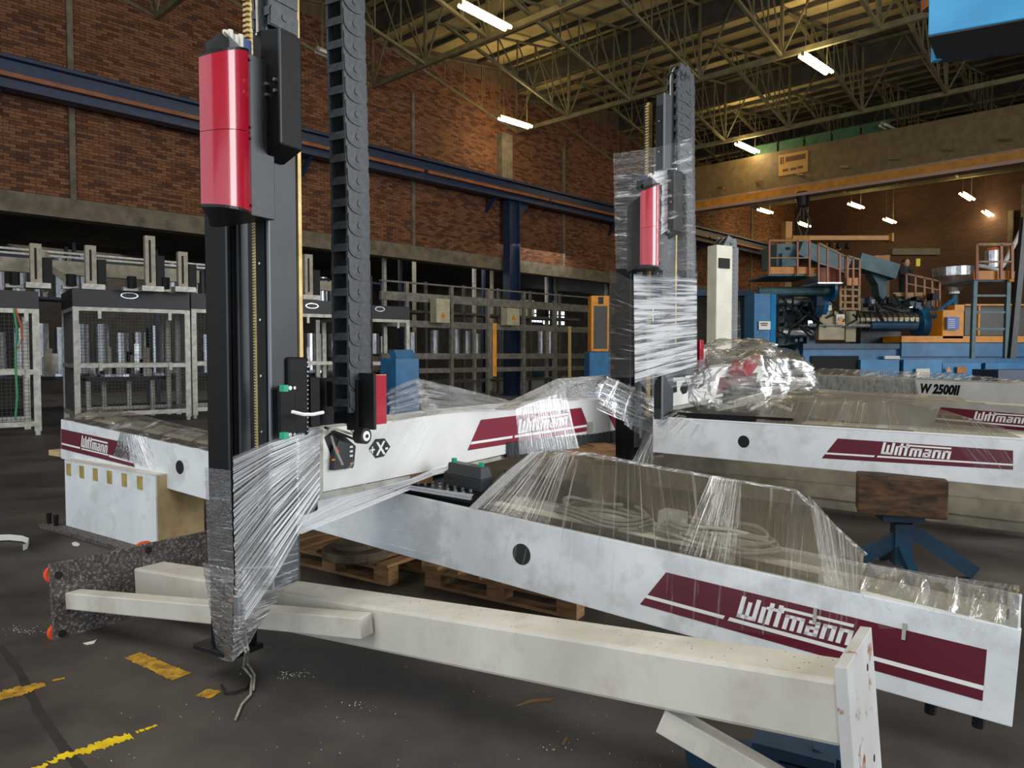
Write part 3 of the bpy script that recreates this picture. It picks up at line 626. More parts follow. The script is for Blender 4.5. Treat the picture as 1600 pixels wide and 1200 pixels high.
# cross-beam tail chain loop
tail = [(790, 716), (860, 706), (930, 697), (985, 686), (1012, 672), (1028, 650), (1031, 628), (1020, 606), (1000, 594), (975, 590), (930, 594)]
chain_path(r1, [SB.M @ Vector((x, -.02, z)) for x, z in (SB.h(*q) for q in tail)], U1, .22, .095, .12, name='tail_chain')
m = MB(SB.M); a = SB.h(1000, 640); m.cyl((a[0], .05, a[1]), (a[0], .2, a[1]), .16, 20); m.build('chain_drum', dark, r1)
m = MB(SB.M); m.prism(pxpoly(SB, [(955, 700), (988, 694), (988, 722), (955, 728)], .1), (0, .2, 0)); m.build('support_foot', dark, r1)
# loose cables of the arm's foot
cs = [[(376, 1000), (384, 1018), (380, 1042), (393, 1058), (392, 1085), (378, 1100), (368, 1124)], [(384, 990), (388, 1015), (386, 1036), (398, 1055), (396, 1078)], [(393, 1060), (384, 1076), (368, 1082), (352, 1083), (346, 1070)], [(378, 905), (386, 930), (382, 960), (390, 985)], [(386, 935), (398, 955), (392, 985)]]
for i, c in enumerate(cs):
    n_ = len(c); MB().tube([D(px, py, 3.36) if py < 1035 else Z(px, py, .012) for px, py in c], .006, 5).build('loose_cable', cablem if i != 2 else cableb, r1)
f, o = pl('junction_box', 371, 392, 932, 962, 3.66, .03, steel, bev=.004)

# films on the front robot
Pm = lambda px, py, Y: D(px, py, Y)
def rows(root, pts, mat, nu, nv, name='stretch_film', wr=.004, seed=1):
    rr = random.Random(seed); K = len(pts); Lr = len(pts[0]); p1, p2 = rr.uniform(0, 6), rr.uniform(0, 6)
    def at(r, v): i = min(int(v * (Lr - 1)), Lr - 2); f = v * (Lr - 1) - i; return Vector(pts[r][i]).lerp(Vector(pts[r][i + 1]), f)
    def fn(u, v):
        r = min(int(u * (K - 1)), K - 2); f = u * (K - 1) - r; p = at(r, v).lerp(at(r + 1, v), f)
        return p + Vector((.6, -.8, 0)) * wr * (math.sin(v * 60 + p1) + math.sin(v * 97 + u * 2 + p2))
    g = MB(); g.grid(fn, nu, nv); return g.build(name, mat, root, smooth=True)
rows(r1, [[Pm(364, 716, 3.384), Pm(366, 850, 3.384), Pm(372, 985, 3.393)], [Pm(424, 692, 3.123), Pm(424, 770, 3.123), Pm(428, 905, 3.123)], [Pm(466, 679, 3.195), Pm(466, 735, 3.195), Pm(466, 838, 3.195)], [Pm(500, 668, 3.8), Pm(500, 705, 3.8), Pm(500, 782, 3.8)]], film_fan, 30, 80, seed=2)
rows(r1, [[Pm(364, 712, 3.375), Pm(368, 900, 3.375)], [Pm(424, 688, 3.114), Pm(424, 820, 3.114)], [Pm(466, 677, 3.186), Pm(466, 765, 3.186)], [Pm(500, 668, 3.79), Pm(500, 720, 3.79)]], film('film_fan_second', .3, 38, .50, .60, base=.02, amax=.8, dist=0), 30, 60, seed=9)
rows(r1, [[Pm(320, 730, 3.537), Pm(326, 905, 3.555)], [Pm(360, 735, 3.402), Pm(366, 910, 3.402)]], film_wrap, 10, 30, seed=3)
rows(r1, [[Pm(366, 850, 3.375), Pm(374, 925, 3.384)], [Pm(424, 846, 3.123), Pm(426, 925, 3.123)], [Pm(466, 842, 3.195), Pm(466, 905, 3.195)]], film('film_foot_wrap', .8, 16, .55, .72, base=.06, amax=.7, dist=.8), 16, 30, seed=4)
rows(r1, [[Pm(316, 880, 3.555), Pm(340, 1028, 3.528)], [Pm(366, 890, 3.375), Pm(362, 1034, 3.384)]], film_clear, 14, 24, seed=5, wr=.008)
rows(r1, [[Pm(368, 890, 3.366), Pm(362, 1032, 3.384)], [Pm(420, 895, 3.24), Pm(385, 1010, 3.348)], [Pm(464, 895, 3.204), Pm(400, 985, 3.312)]], film_clear, 18, 30, seed=6, wr=.008)
rows(r1, [[Pm(464, 812, 3.24), Pm(464, 836, 3.24)], [Pm(530, 778, 3.8), Pm(560, 790, 3.8)], [Pm(640, 748, 4.1), Pm(650, 755, 4.1)], [Pm(700, 722, 4.3), Pm(700, 735, 4.3)]], film_fan, 30, 16, seed=7)
rows(r1, [[Pm(466, 828, 3.24), Pm(470, 835, 3.24)], [Pm(640, 758, 3.95), Pm(640, 766, 3.95)], [Pm(740, 772, 3.95), Pm(735, 782, 3.95)]], film_fan, 24, 14, seed=8)
rows(r1, [[Pm(512, 808, 3.8), Pm(516, 826, 3.8)], [Pm(600, 764, 3.9), Pm(690, 872, 3.95)]], film('film_light', .4, 70, .58, .74, base=.02, amax=.5, dist=0), 24, 50, seed=12)
# over the cross beam, left part: draped sheets
fr = film('film_draped', .5, 40, .57, .68, base=.02, amax=.6, dist=.1)
sheet(r1, None, Pm(648, 752, 4.3), Pm(700, 640, 4.6), Pm(500, 780, 3.78), Pm(598, 662, 3.9), fr, 16, 24, seed=11)
sheet(r1, None, Pm(604, 610, 4.25), Pm(650, 590, 4.6), Pm(612, 660, 4.2), Pm(690, 645, 4.7), fr, 12, 20, seed=12, wrinkle=.02)
sheet(r1, None, Pm(650, 590, 4.6), Pm(860, 640, 5.9), Pm(660, 650, 4.5), Pm(760, 642, 5.1), film_wrap, 20, 16, seed=13, wrinkle=.02)
sheet(r1, None, Pm(770, 640, 5.2), Pm(868, 592, 6.0), Pm(800, 640, 5.2), Pm(955, 586, 6.9), film_clear, 14, 16, seed=14)
sheet(r1, None, Pm(868, 592, 6.0), Pm(955, 585, 6.9), Pm(880, 625, 5.9), Pm(950, 625, 6.7), film_clear, 14, 16, seed=15)
sheet(r1, None, Pm(812, 710, 5.3), Pm(806, 640, 5.3), Pm(905, 700, 6.1), Pm(880, 600, 6.1), fr, 16, 20, seed=16)
sheet(r1, None, Pm(925, 620, 6.4), Pm(948, 588, 6.6), Pm(1010, 690, 6.9), Pm(1034, 620, 6.9), film_wrap, 16, 20, seed=17, wrinkle=.03, sag=.02)
sheet(r1, None, Pm(948, 588, 6.6), Pm(1034, 625, 7.0), Pm(935, 640, 6.5), Pm(1020, 680, 6.9), film_clear, 16, 20, seed=18, wrinkle=.03)
sheet(r1, None, Pm(1024, 660, 7.0), Pm(985, 724, 6.8), Pm(1034, 650, 7.0), Pm(1018, 728, 6.9), film_dense, 14, 12, seed=19, wrinkle=.03)
# tented film on the main beam, over cables
def tent(root, pf, pts, mat, nu, nv, name='film_tent', seed=3, wr=.006):
    """pts: rows of world points (front hem .. ridge); streaks run across the rows"""
    rr = random.Random(seed); K = len(pts); Lr = len(pts[0])
    def at(r, v): i = min(int(v * (Lr - 1)), Lr - 2); f = v * (Lr - 1) - i; return Vector(pts[r][i]).lerp(Vector(pts[r][i + 1]), f)
    def fn(u, v):
        r = min(int(u * (K - 1)), K - 2); f = u * (K - 1) - r; p = at(r, v).lerp(at(r + 1, v), f)
        return p + Vector((0, 0, wr * (math.sin(v * 60 + u * 2) + math.sin(v * 37 + 1)) * math.sin(math.pi * min(1, u * 1.1))))
    g = MB(); g.grid(fn, nu, nv); return g.build(name, mat, root, smooth=True)
def bf(px, y, z):   # point over the beam at the column where its front edge shows px
    x, _ = BF.h(px, 760 + (px - 650) * .237); return BF.M @ Vector((x, y, z))
front = [bf(735, -.01, .01), bf(900, -.012, .008), bf(1060, -.012, .006), bf(1230, -.012, .006), bf(1345, -.012, .006)]
ridge = [D(830, 706, 4.25), D(915, 712, 4.2), D(1040, 735, 4.0), D(1240, 768, 3.72), D(1350, 868, 3.42)]
mid_ = [a_.lerp(b_, .55) + Vector((0, 0, .012)) for a_, b_ in zip(front, ridge)]
back = [D(862, 701, 4.5), D(930, 708, 4.4), D(1050, 732, 4.2), D(1245, 765, 3.9), D(1356, 866, 3.55)]
hang = [D(690, 874, 4.2 - .02), bf(900, -.014, -.34), bf(1060, -.014, -.31), bf(1230, -.014, -.26), bf(1345, -.014, -.2)]
hang[0] = bf(700, -.012, -.36)
tent(r1, BF, [front, mid_, ridge], film_tent, 14, 90); tent(r1, BF, [ridge, back], film_dense, 3, 60)
tent(r1, BF, [[bf(735, -.01, .01), bf(748, -.01, .01)], [D(830, 706, 4.25), D(845, 706, 4.2)]], film_fan, 10, 8)
tent(r1, BF, [hang, front], film('film_light', .4, 70, .6, .8), 6, 60, wr=.001)
fdl = film('film_tent_gather', .3, 60, .53, .60, base=.02, tint='#DCD8CC', amax=.75, dist=0, gl=.45, rg=.2)
rows(r1, [[bf(740, -.012, .02), bf(860, -.012, .015)], [D(832, 704, 4.22), D(890, 710, 4.18)]], fdl, 12, 40, seed=44, wr=.002)
rows(r1, [[bf(1060, -.012, .015), bf(1150, -.012, .015)], [D(1110, 744, 3.84), D(1160, 752, 3.78)]], film('film_gather_thin', .3, 30, .56, .62, base=.0, tint='#DCD8CC', amax=.7, dist=0, gl=.4, rg=.2), 12, 30, seed=45, wr=.002)
rows(r1, [[bf(1290, -.012, .015), bf(1345, -.012, .015)], [D(1262, 772, 3.66), D(1348, 866, 3.40)]], fdl, 12, 30, seed=46, wr=.002)
e0 = [bf(1340, 0, .02), bf(1480, 0, .01), bf(1590, 0, .0)]; e1 = [bf(1340, .2, .05), bf(1480, .2, .06), bf(1590, .2, .04)]; e2 = [bf(1340, .44, .02), bf(1480, .44, .03), bf(1590, .44, .05)]
tent(r1, BF, [e0, e1, e2], film_clear, 10, 40, seed=5, wr=.02)
tent(r1, BF, [[bf(1380, -.01, -.12), bf(1480, -.01, -.05), bf(1590, -.01, -.03)], e0], film_clear, 4, 30, seed=6, wr=.003)
# coiled cables under the tent
def coil(root, pf, x, y, z, rx, ry, n, mat, r=.012, seed=1):
    rr = random.Random(seed); m = MB(pf.M)
    for k in range(n):
        a0 = rr.uniform(0, 6); pts = [(x + rx * (1 - k * .05) * math.cos(t + a0) + rr.uniform(-.006, .006), y + ry * (1 - k * .06) * math.sin(t + a0), z + k * .018 + .012 * math.sin(3 * t + k)) for t in [2 * math.pi * i / 28 * .93 for i in range(29)]]
        m.tube(pts, r, 5)
    return m.build('cable_coil', mat, root, smooth=True)
coil(r1, BF, BF.h(905, 830)[0], .26, .035, .28, .14, 4, pm('coil_grey', '#6E6A60', None, rough=.5), seed=2)
coil(r1, BF, BF.h(1085, 870)[0], .26, .035, .32, .13, 5, pm('coil_pale', '#8E8A7E', None, rough=.5), seed=3)
x, _ = BF.h(1000, 850); MB(BF.M).box(x, x + .12, .2, .3, .02, .14).build('valve', alu, r1)
# cover over the left end of the main beam
def bl(px, y, z): x, _ = BF.h(px, 655 + (px - 95) * .21); return BF.M @ Vector((x, y, z))
tent(r1, BF, [[bl(96, 0, .0), bl(200, 0, 0), bl(330, 0, 0)], [bl(110, .2, .06), bl(200, .2, .05), bl(330, .2, .03)], [bl(105, .42, .10), bl(200, .42, .06), bl(330, .42, .04)]], film_clear, 10, 40, seed=8, wr=.025)
tent(r1, BF, [[bl(180, -.012, -.22), bl(235, -.012, -.25), bl(250, -.012, -.3)], [bl(190, -.01, 0.01), bl(215, -.01, .01), bl(235, -.01, .01)]], film_clear, 6, 20, seed=9, wr=.004)

# ================================================================== STEEL SUPPORT FRAME (foreground tube with plates)
TL = D(208, 888, 4.48); TR = D(1309, 1064, 2.15); TB = along(TL, TR); TLn = (TR - TL).length
sf = thing('steel_support', 'cream square steel column lying on its side with flange plates, in the foreground', 'support', (TL.x, TL.y, 0))
m = MB(TB.M); m.box(0, TLn, 0, .2, -.2, 0); m.build('square_tube', cream, sf, bevel=.014)
m = MB(TB.M); m.box(-.03, 0, -.46, .72, -.32, .13); bp_ = m.build('base_plate', plate, sf, bevel=.003, label='black scuffed base plate with paint traces')
for (y, z) in ((-.42, .06), (-.42, -.27), (.1, .09), (.66, .08)): MB(TB.M).cyl((-.075, y, z), (-.03, y, z), .05, 18, .056).build('orange_cap', orangep, bp_)
for (y, z) in ((-.42, .06), (-.42, -.27), (.1, .09)): MB(TB.M).cyl((0, y, z), (.006, y, z), .022, 12).build('bolt_hole', darkm, bp_)
m = MB(TB.M); m.box(TLn, TLn + .035, -.035, .36, -.56, .055); ep = m.build('end_plate', rusty, sf, bevel=.002, label='pale flange plate with rust streaks')
for (y, z) in ((.25, -.04), (.25, -.33), (.05, -.45)): MB(TB.M).cyl((TLn + .035, y, z), (TLn + .036, y, z), .012, 10).build('bolt_hole', darkm, ep)
m = MB(); m.bar(D(106, 935, 4.22), D(573, 978, 3.22), .09, .095); m.build('side_brace', cream, sf, bevel=.006)
m = MB(); m.bar(D(1035, 1120, 2.52), D(1330, 1290, 2.28), .07, .09); m.build('lower_brace', cream, sf, bevel=.004)
rr = random.Random(5); m = MB(TB.M)
for i in range(60): x = TLn * rr.uniform(.3, 1); y = rr.uniform(.02, .18); m.box(x, x + rr.uniform(.002, .006), y, y + .003, 0, .001)
m.build('grit', rust, sf, kind='stuff')

# ================================================================== ROBOT 2 (behind, wrapped mast)
A2 = D(986, 555, 7.0); A2.z = 0; M2 = frame(A2, 45)
r2 = thing('linear_robot', 'second linear robot with film-wrapped black mast, beam resting on wooden block', 'robot', A2)
M2u = Matrix.Translation((0, 0, .12)) @ M2; mast(r2, M2u, 3.8, .9, .04, .36); MB(M2).box(-.1, .2, -.12, .2, 0, .13).build('base_block', dark, r2)
CF = along(D(1020, 651, 6.80), D(1612, 686, 4.80)); CL = (D(1612, 686, 4.8) - D(1020, 651, 6.8)).length
mb2 = main_beam(r2, CF, 0, CL, .33, .40, (1162, 690))
label_band(CF, mb2, (1309, 685), (1284, 716), (1583, 734), (1583, 704), 1376, 1492, .30)
strip_on(CF, mb2, (1034, 652), (1600, 686), .006, -.004)
P2s = D(1042, 585, 7.35); SB2 = along(P2s, P2s + Vector((math.sin(math.radians(43)), math.cos(math.radians(43)), 0)))
m = MB(SB2.M); m.prism(pxpoly(SB2, [(1042, 587), (1090, 577), (1165, 569), (1200, 572), (1212, 596), (1165, 612), (1090, 628), (1042, 637)], 0), (0, .3, 0)); xb2 = m.build('cross_beam', whiteb, r2, bevel=.004)
m = MB(SB2.M); m.prism(pxpoly(SB2, [(1042, 637), (1090, 629), (1165, 613), (1165, 617), (1090, 634), (1042, 643)], .03), (0, .24, 0)); m.build('under_rail', alu, r2)
MB(SB2.M).poly(pxpoly(SB2, [(1125, 590), (1119, 617), (1180, 603), (1184, 582)], -.004)).build('label_band', redd, xb2)
MB(SB2.M).poly(pxpoly(SB2, [(1063, 608), (1067, 598), (1072, 597), (1076, 604), (1073, 614), (1067, 616)], -.005)).build('axis_symbol', dark, xb2)
MB(SB2.M).poly(pxpoly(SB2, [(1045, 598), (1057, 596), (1058, 612), (1045, 617)], -.005)).build('cable_opening', dark, xb2)
def pl2(name, px0, px1, y0, y1, Y, d, mat, ang=45): f = face(px0, Y, ang); m = MB(); f.box(m, px0, px1, y0, y1, d); return f, m.build(name, mat, r2, bevel=.003)
pl2('slide_housing', 1060, 1072, 535, 590, 7.1, .1, black); pl2('carriage_cover', 1078, 1093, 533, 583, 7.0, .08, black); pl2('red_panel', 1094, 1100, 531, 576, 7.05, .12, red)
pl2('back_plate', 1040, 1090, 545, 590, 7.4, .08, black)
m = MB(SB2.M); m.tube([(x, -.06, z) for x, z in (SB2.h(*q) for q in ((1073, 590), (1075, 600), (1083, 605), (1091, 600), (1093, 588), (1090, 578)))], .016, 6); m.build('cable_loop', cableb, r2)
m = MB(SB2.M); m.prism(pxpoly(SB2, [(1162, 580), (1170, 562), (1186, 552), (1188, 566), (1176, 582), (1166, 588)], -.2), (0, .18, 0)); m.build('red_end_cover', red, r2)
tail2 = [(1130, 622), (1180, 612), (1225, 603), (1248, 588), (1254, 568), (1246, 550), (1225, 543), (1190, 545)]
chain_path(r2, [SB2.M @ Vector((x, -.02, z)) for x, z in (SB2.h(*q) for q in tail2)], SB2.M.to_3x3() @ Vector((0, 1, 0)), .22, .12, .12, name='tail_chain')
cg = cablem; 
for k in range(5):
    MB(SB2.M).tube([(x, -.3 - .02 * k, z + .0) for x, z in (SB2.h(*q, -.3) for q in ((1120, 640 - k * 2), (1150, 634 - k * 3), (1190, 628 - k * 4), (1225, 612 - k * 4), (1258, 600 - k * 2)))], .018, 6).build('cable', cg, r2)
for k in range(3):
    MB(SB2.M).tube([(x, -.45, z) for x, z in (SB2.h(*q, -.45) for q in ((1172, 640), (1190, 632 - 2 * k), (1215, 632 + k), (1235, 640 + k), (1238, 630)))], .016, 6).build('cable', cg, r2)
MB(CF.M).box(.05, 1.3, .03, .37, .0, .05).build('carriage_plate', black, r2)
# wrap of mast 2 : bag and bands
for nm, c, mt, sd in (('film_wrap', [(958, 240, 6.9), (1080, 222, 6.7), (962, 420, 6.9), (1084, 420, 6.7)], film_clear, 21),
                      ('film_wrap', [(990, 428, 6.62), (1089, 436, 6.62), (992, 598, 6.62), (1089, 572, 6.62)], film('film_band', 1.2, 26, .42, .56, base=.2, amax=1), 22),
                      ('film_wrap', [(1022, 268, 6.5), (1058, 262, 6.6), (1024, 372, 6.5), (1058, 350, 6.6)], film('film_band2', 1.3, 22, .40, .55, base=.3, amax=.95), 23),
                      ('film_wrap', [(1020, 232, 6.5), (1082, 215, 6.5), (1024, 440, 6.5), (1090, 440, 6.5)], film_clear, 24),
                      ('film_wrap', [(952, 420, 7.0), (992, 440, 6.62), (950, 590, 7.0), (990, 590, 6.62)], film_wrap, 25),
                      ('film_wrap', [(990, 585, 6.6), (1100, 560, 6.62), (1010, 610, 6.7), (1110, 600, 6.8)], film_dense, 26),
                      ('film_wrap', [(1010, 400, 6.6), (1084, 360, 6.6), (1015, 440, 6.6), (1088, 440, 6.6)], film_wrap, 27)):
    sheet(r2, None, *[Pm(*q) for q in c], mt, 16, 40, seed=sd, wrinkle=.003, name=nm)
# crumpled bag around the cross-beam tail
def blob(root, px0, px1, y0, y1, Y, dep, mat, seed, name='film_bag'):
    c = D((px0 + px1) / 2, (y0 + y1) / 2, Y); rx = (px1 - px0) / 2 * Y / FPX; rz = (y1 - y0) / 2 * Y / FPX; rr = random.Random(seed); ph = [rr.uniform(0, 6) for _ in range(6)]
    def fn(u, v):
        a = 2 * math.pi * v; e = math.pi * (u - .5) * .98; q3 = Vector((math.sin(e), math.cos(e) * math.cos(a), math.cos(e) * math.sin(a))); k = 1 + .30 * noise.noise(q3 * 1.6 + Vector((seed, 0, 0))) + .16 * abs(noise.noise(q3 * 4.5 + Vector((0, seed, 0)))) + .07 * abs(noise.noise(q3 * 11))
        return (c.x + rx * k * math.sin(e), c.y + dep * k * math.cos(e) * math.cos(a), c.z + rz * k * math.cos(e) * math.sin(a))
    g = MB(); g.grid(fn, 44, 70); return g.build(name, mat, root, smooth=True)
fb = film('film_bagged', 2.5, 20, .52, .66, base=.08, tint='#D2CFC4', amax=.8, dist=1.2, gl=.4, rg=.2, fz=.6, bd=.03)
blob(r2, 1100, 1262, 540, 640, 8.6, .4, fb, 1); blob(r2, 1088, 1215, 545, 662, 7.0, .25, fb, 2)
sheet(r2, None, Pm(1020, 660, 6.6), Pm(1060, 640, 6.7), Pm(1075, 705, 6.3), Pm(1110, 650, 6.5), fr, 14, 20, seed=31)
def cf(px, y, z): x, _ = CF.h(px, 651 + (px - 1020) * .06); return CF.M @ Vector((x, y, z))
tent(r2, CF, [[cf(1180, 0, 0), cf(1300, 0, 0), cf(1430, 0, 0), cf(1600, 0, 0)], [cf(1180, .22, .2), cf(1300, .22, .2), cf(1400, .22, .19), cf(1560, .22, .03)], [cf(1180, .4, .22), cf(1300, .4, .22), cf(1400, .4, .2), cf(1550, .4, .03)]], film_tent, 12, 60, seed=4)
sheet(r2, None, cf(1540, -.02, -.28), cf(1480, -.02, 0), cf(1600, -.02, -.25), cf(1560, -.02, 0), fr, 12, 30, seed=33, wrinkle=.002)

# wooden block, trestle
wb = face(1343, 5.25, 112); m = MB(); wb.box(m, 1341, 1483, 744, 803, .28); tag(m.build('wooden_block', oldwood, bevel=.012), 'dark oily wooden block between blue trestle and white beam', 'wood')
def trestle(px, ytop, Y, label, ang=100, wdt=.14, h2=None):
    f = face(px, Y, ang); _, zt = f.h(px, ytop); tb_ = pm('deep_blue_steel', '#12384F', '#0E2C40', 6, .45); t = thing('steel_trestle', label, 'trestle', f.M @ Vector((0, 0, 0)))
    W_ = MB(f.M)
    W_.box(-wdt, wdt, -.04, .14, zt - .04, zt); W_.build('top_bar', tb_, t)
    MB(f.M).box(-.05, .07, -.02, .10, .08, zt - .06).build('post', tb_, t)
    MB(f.M).bar((0, .04, zt * .62), (-.40, .04, .04), .06, .10).build('leg', tb_, t); MB(f.M).bar((.05, .04, zt * .78), (.50, .04, .04), .06, .10).build('leg', tb_, t)
    MB(f.M).bar((.0, .04, zt * .5), (.0, -.35, .03), .06).build('leg', tb_, t); MB(f.M).bar((.0, .04, zt * .5), (.0, .42, .03), .06).build('leg', tb_, t)
    return t
trestle(1415, 806, 5.3, 'blue steel trestle under the dark wooden block')
trestle(1250, 1170, 2.62, 'blue steel trestle under the near end of the cream column', 120)

# pedestal under the far left end of the front beam
pf = face(97, 6.77, 125); xr = pf.h(243, 760)[0]
pd = thing('steel_pedestal', 'white steel box pedestal under the left end of the front beam', 'pedestal', pf.M @ Vector((0, 0, 0)))
m = MB(pf.M); m.box(0, xr, 0, .012, .03, .63); m.build('front_panel', white, pd)
m = MB(pf.M); m.box(xr - .012, xr, .012, .42, .03, .63); m.build('side_panel', board, pd, label='cream side face with rust along the edges')
m = MB(pf.M); m.box(0, .012, .012, .42, .03, .63); m.box(.012, xr - .012, .41, .42, .03, .63); m.box(0, xr, 0, .42, .63, .64); m.build('rear_panels', cream, pd)
for i in range(6): MB(pf.M).box(.04 + i * .245, .12 + i * .245, -.004, .0, .50, .61).build('slot', pm('slot_yellow', '#B09A55', '#8C7A40', 8, .6), pd)
m = MB(pf.M); m.box(-.28, xr + .06, -.12, .5, 0, .03); m.build('foot_plate', plate, pd)
for (x, y) in ((-.2, -.06), (-.06, -.06), (-.12, .2)): MB(pf.M).cyl((x, y, .03), (x, y, .13), .018, 8, .026).build('levelling_bolt', dark, pd)
m = MB(); f2 = face(76, 7.15, 125); f2.box(m, 76, 150, 703, 711, .3); tag(m.build('plywood_board', board), 'thin pale board between pedestal and front beam', 'board')

# pallets
def pallet(c, ang, label, n=7):
    M = frame(c, ang); t = thing('wooden_pallet', label, 'pallet', c, 'pallets under the front beam')
    for i in range(n): x = .01 + i * (1.18 - .10) / (n - 1); MB(M).box(x, x + .10, 0, .8, .122, .144).build('plank', wood, t)
    for y in (0, .35, .7): MB(M).box(0, 1.2, y, y + .1, .10, .122).build('stringer_board', wood, t); MB(M).box(0, 1.2, y, y + .1, 0, .022).build('skid', wood, t)
    for x in (0, .53, 1.06):
        for y in (0, .35, .7): MB(M).box(x, x + .14, y, y + .1, .022, .10).build('block', wood, t)
    return t
g1 = G(607, 916); e = Vector((math.sin(math.radians(124)), math.cos(math.radians(124)), 0)); pallet(g1 - e * 1.2, 124, 'wooden pallet with a round casting on it under the front beam, beside the mast')
g2 = G(664, 915); pallet(g2, 124, 'wooden pallet lowest in picture under the middle of the front beam')
c = Z(556, 868, .145); m = MB(); m.cyl((c.x, c.y, .145), (c.x, c.y, .21), .24, 32); m.cyl((c.x, c.y, .21), (c.x, c.y, .25), .16, 24); tag(m.build('round_casting', pm('casting', '#5A4C38', '#3A3024', 8, .7), bevel=.01), 'dark round casting lying on the pallet', 'casting')
# timber stack under the cross beam's far end
for i, (px0, px1, y0, y1, Y, L_) in enumerate(((835, 930, 703, 716, 6.3, 'thin wooden beam under the cross beam tail chain'), (930, 962, 697, 720, 6.5, 'square wooden block beside the black foot'), (640, 676, 740, 757, 4.55, 'wooden block between main beam and cross beam'))):
    f = face(px0, Y, 70); m = MB(); f.box(m, px0, px1, y0, y1, .2); tag(m.build('wooden_block', wood), L_, 'wood')

# beams on the floor behind robot 2
FF = along(Z(1018, 713, .40), Z(1620, 772, .40))
m = MB(FF.M); L_ = (Z(1620, 772, .4) - Z(1018, 713, .4)).length; m.box(0, L_, 0, .28, -.26, 0); m.box(.02, L_, .02, .1, -.36, -.26); fb_ = tag(m.build('steel_beam', ivory, bevel=.006), 'ivory steel beam lying low behind the wooden block', 'beam')
F2 = along(Z(1030, 703, .62), Z(1500, 742, .62)); m = MB(F2.M); m.box(0, 3.2, .1, .3, -.2, 0); tag(m.build('steel_beam', ivory, bevel=.006), 'short ivory beam just under the second white beam', 'beam')

# third and fourth robots behind
GF = along(Z(1180, 611, 1.06), Z(1640, 637, 1.06)); GL_ = (Z(1640, 637, 1.06) - Z(1180, 611, 1.06)).length
r3 = thing('linear_robot', 'third linear robot with cream mast, grey beam with maroon label at right edge', 'robot', (GF.M @ Vector((0, 0, -1.06))))
mb3 = main_beam(r3, GF, 0, GL_, .33, .40, None, pm('beam_grey', '#B4B1A8', '#9E9B92', 3, .4))
label_band(GF, mb3, (1470, 636), (1460, 660), (1632, 676), (1632, 650), 1521, 1612, .35)
cmf = face(1120, 11.0, 62); mst = MB(); cmf.box(mst, 1120, 1145, 382, 560, .2); mo = mst.build('mast_cover', pm('cream_cover', '#CFCBB6', '#BDB9A4', 3, .4), r3, bevel=.01)
x0, z0 = cmf.h(1123, 403); x1, z1 = cmf.h(1139, 420); MB(cmf.M).box(x0, x1, -.02, 0, z1, z0).build('window', darkm, mo)
tp = [cmf.M @ Vector((x, .1, z)) for x, z in (cmf.h(*q, .1) for q in ((1152, 545), (1153, 470), (1154, 400), (1151, 378), (1142, 370), (1134, 378)))]
chain_path(r3, tp, cmf.M.to_3x3() @ Vector((0, 1, 0)), .22, .14, .16)
sheet(r3, None, Pm(1116, 480, 10.8), Pm(1156, 470, 10.8), Pm(1112, 560, 10.8), Pm(1158, 555, 10.8), film_wrap, 10, 30, seed=41)
xf = along(D(1098, 545, 9.0), D(1098, 545, 9.0) + Vector((math.sin(math.radians(60)), math.cos(math.radians(60)), 0)))
m = MB(xf.M); m.box(0, 1.6, 0, .3, -.34, 0); x3 = m.build('cross_beam', whiteb, r3, bevel=.004); MB(xf.M).box(.05, 1.1, -.004, 0, -.27, -.12).build('label_band', redd, x3)
blob(r3, 1098, 1215, 530, 566, 9.2, .3, fb, 5)
HF = along(Z(1255, 586, 1.2), Z(1640, 602, 1.2)); HL_ = (Z(1640, 602, 1.2) - Z(1255, 586, 1.2)).length
r4 = thing('linear_robot', 'fourth robot beam, white with black model number, wrapped in film, farthest back', 'robot', HF.M @ Vector((0, 0, -1.2)))
mb4 = main_beam(r4, HF, 0, HL_, .33, .4, None, whiteb)
x0, z0 = HF.h(1437, 613); x1, _ = HF.h(1486, 613)
text_mesh('W 2500II', .20, HF.M @ Matrix.Translation((x0, -.006, z0)), 'model_number', dark, mb4, bold=.010, shear=.25)
def hf(px, y, z): x, _ = HF.h(px, 586 + (px - 1255) * .042); return HF.M @ Vector((x, y, z))
tent(r4, HF, [[hf(1257, 0, -.26), hf(1350, 0, -.26), hf(1436, 0, -.24)], [hf(1257, 0, 0), hf(1350, 0, 0), hf(1430, 0, 0)]], film('film_glossy', 1, 40, .48, .62, base=.1, tint='#C8C0A8', amax=.9, gl=.6, rg=.25, dist=.6), 8, 40, seed=6)
tent(r4, HF, [[hf(1257, .1, .02), hf(1400, .1, .02), hf(1480, .1, .02), hf(1600, .1, .01)], [hf(1257, .35, .14), hf(1400, .35, .12), hf(1480, .35, .1), hf(1600, .35, .02)]], film_dense, 8, 40, seed=7)
tent(r3, GF, [[GF.M @ Vector((x, 0, 0)) for x in (0, 1.2, 2.4, 3.2)], [GF.M @ Vector((x, .3, .05)) for x in (0, 1.2, 2.2, 2.9)]], film_tent, 8, 40, seed=8)
for k, (f, L__, zz) in enumerate(((GF, GL_, .73), (HF, HL_, .96))):
    for x in (.4, L__ - .6): tag(MB(f.M).box(x, x + .3, .05, .35, -1.06 if k == 0 else -1.2, -.33 if k == 0 else -.24).build('wooden_block', wood), ['stacked timber support under the third robot beam', 'stacked timber support under the farthest robot beam'][k] + (' left end' if x < 1 else ' right end'), 'wood')

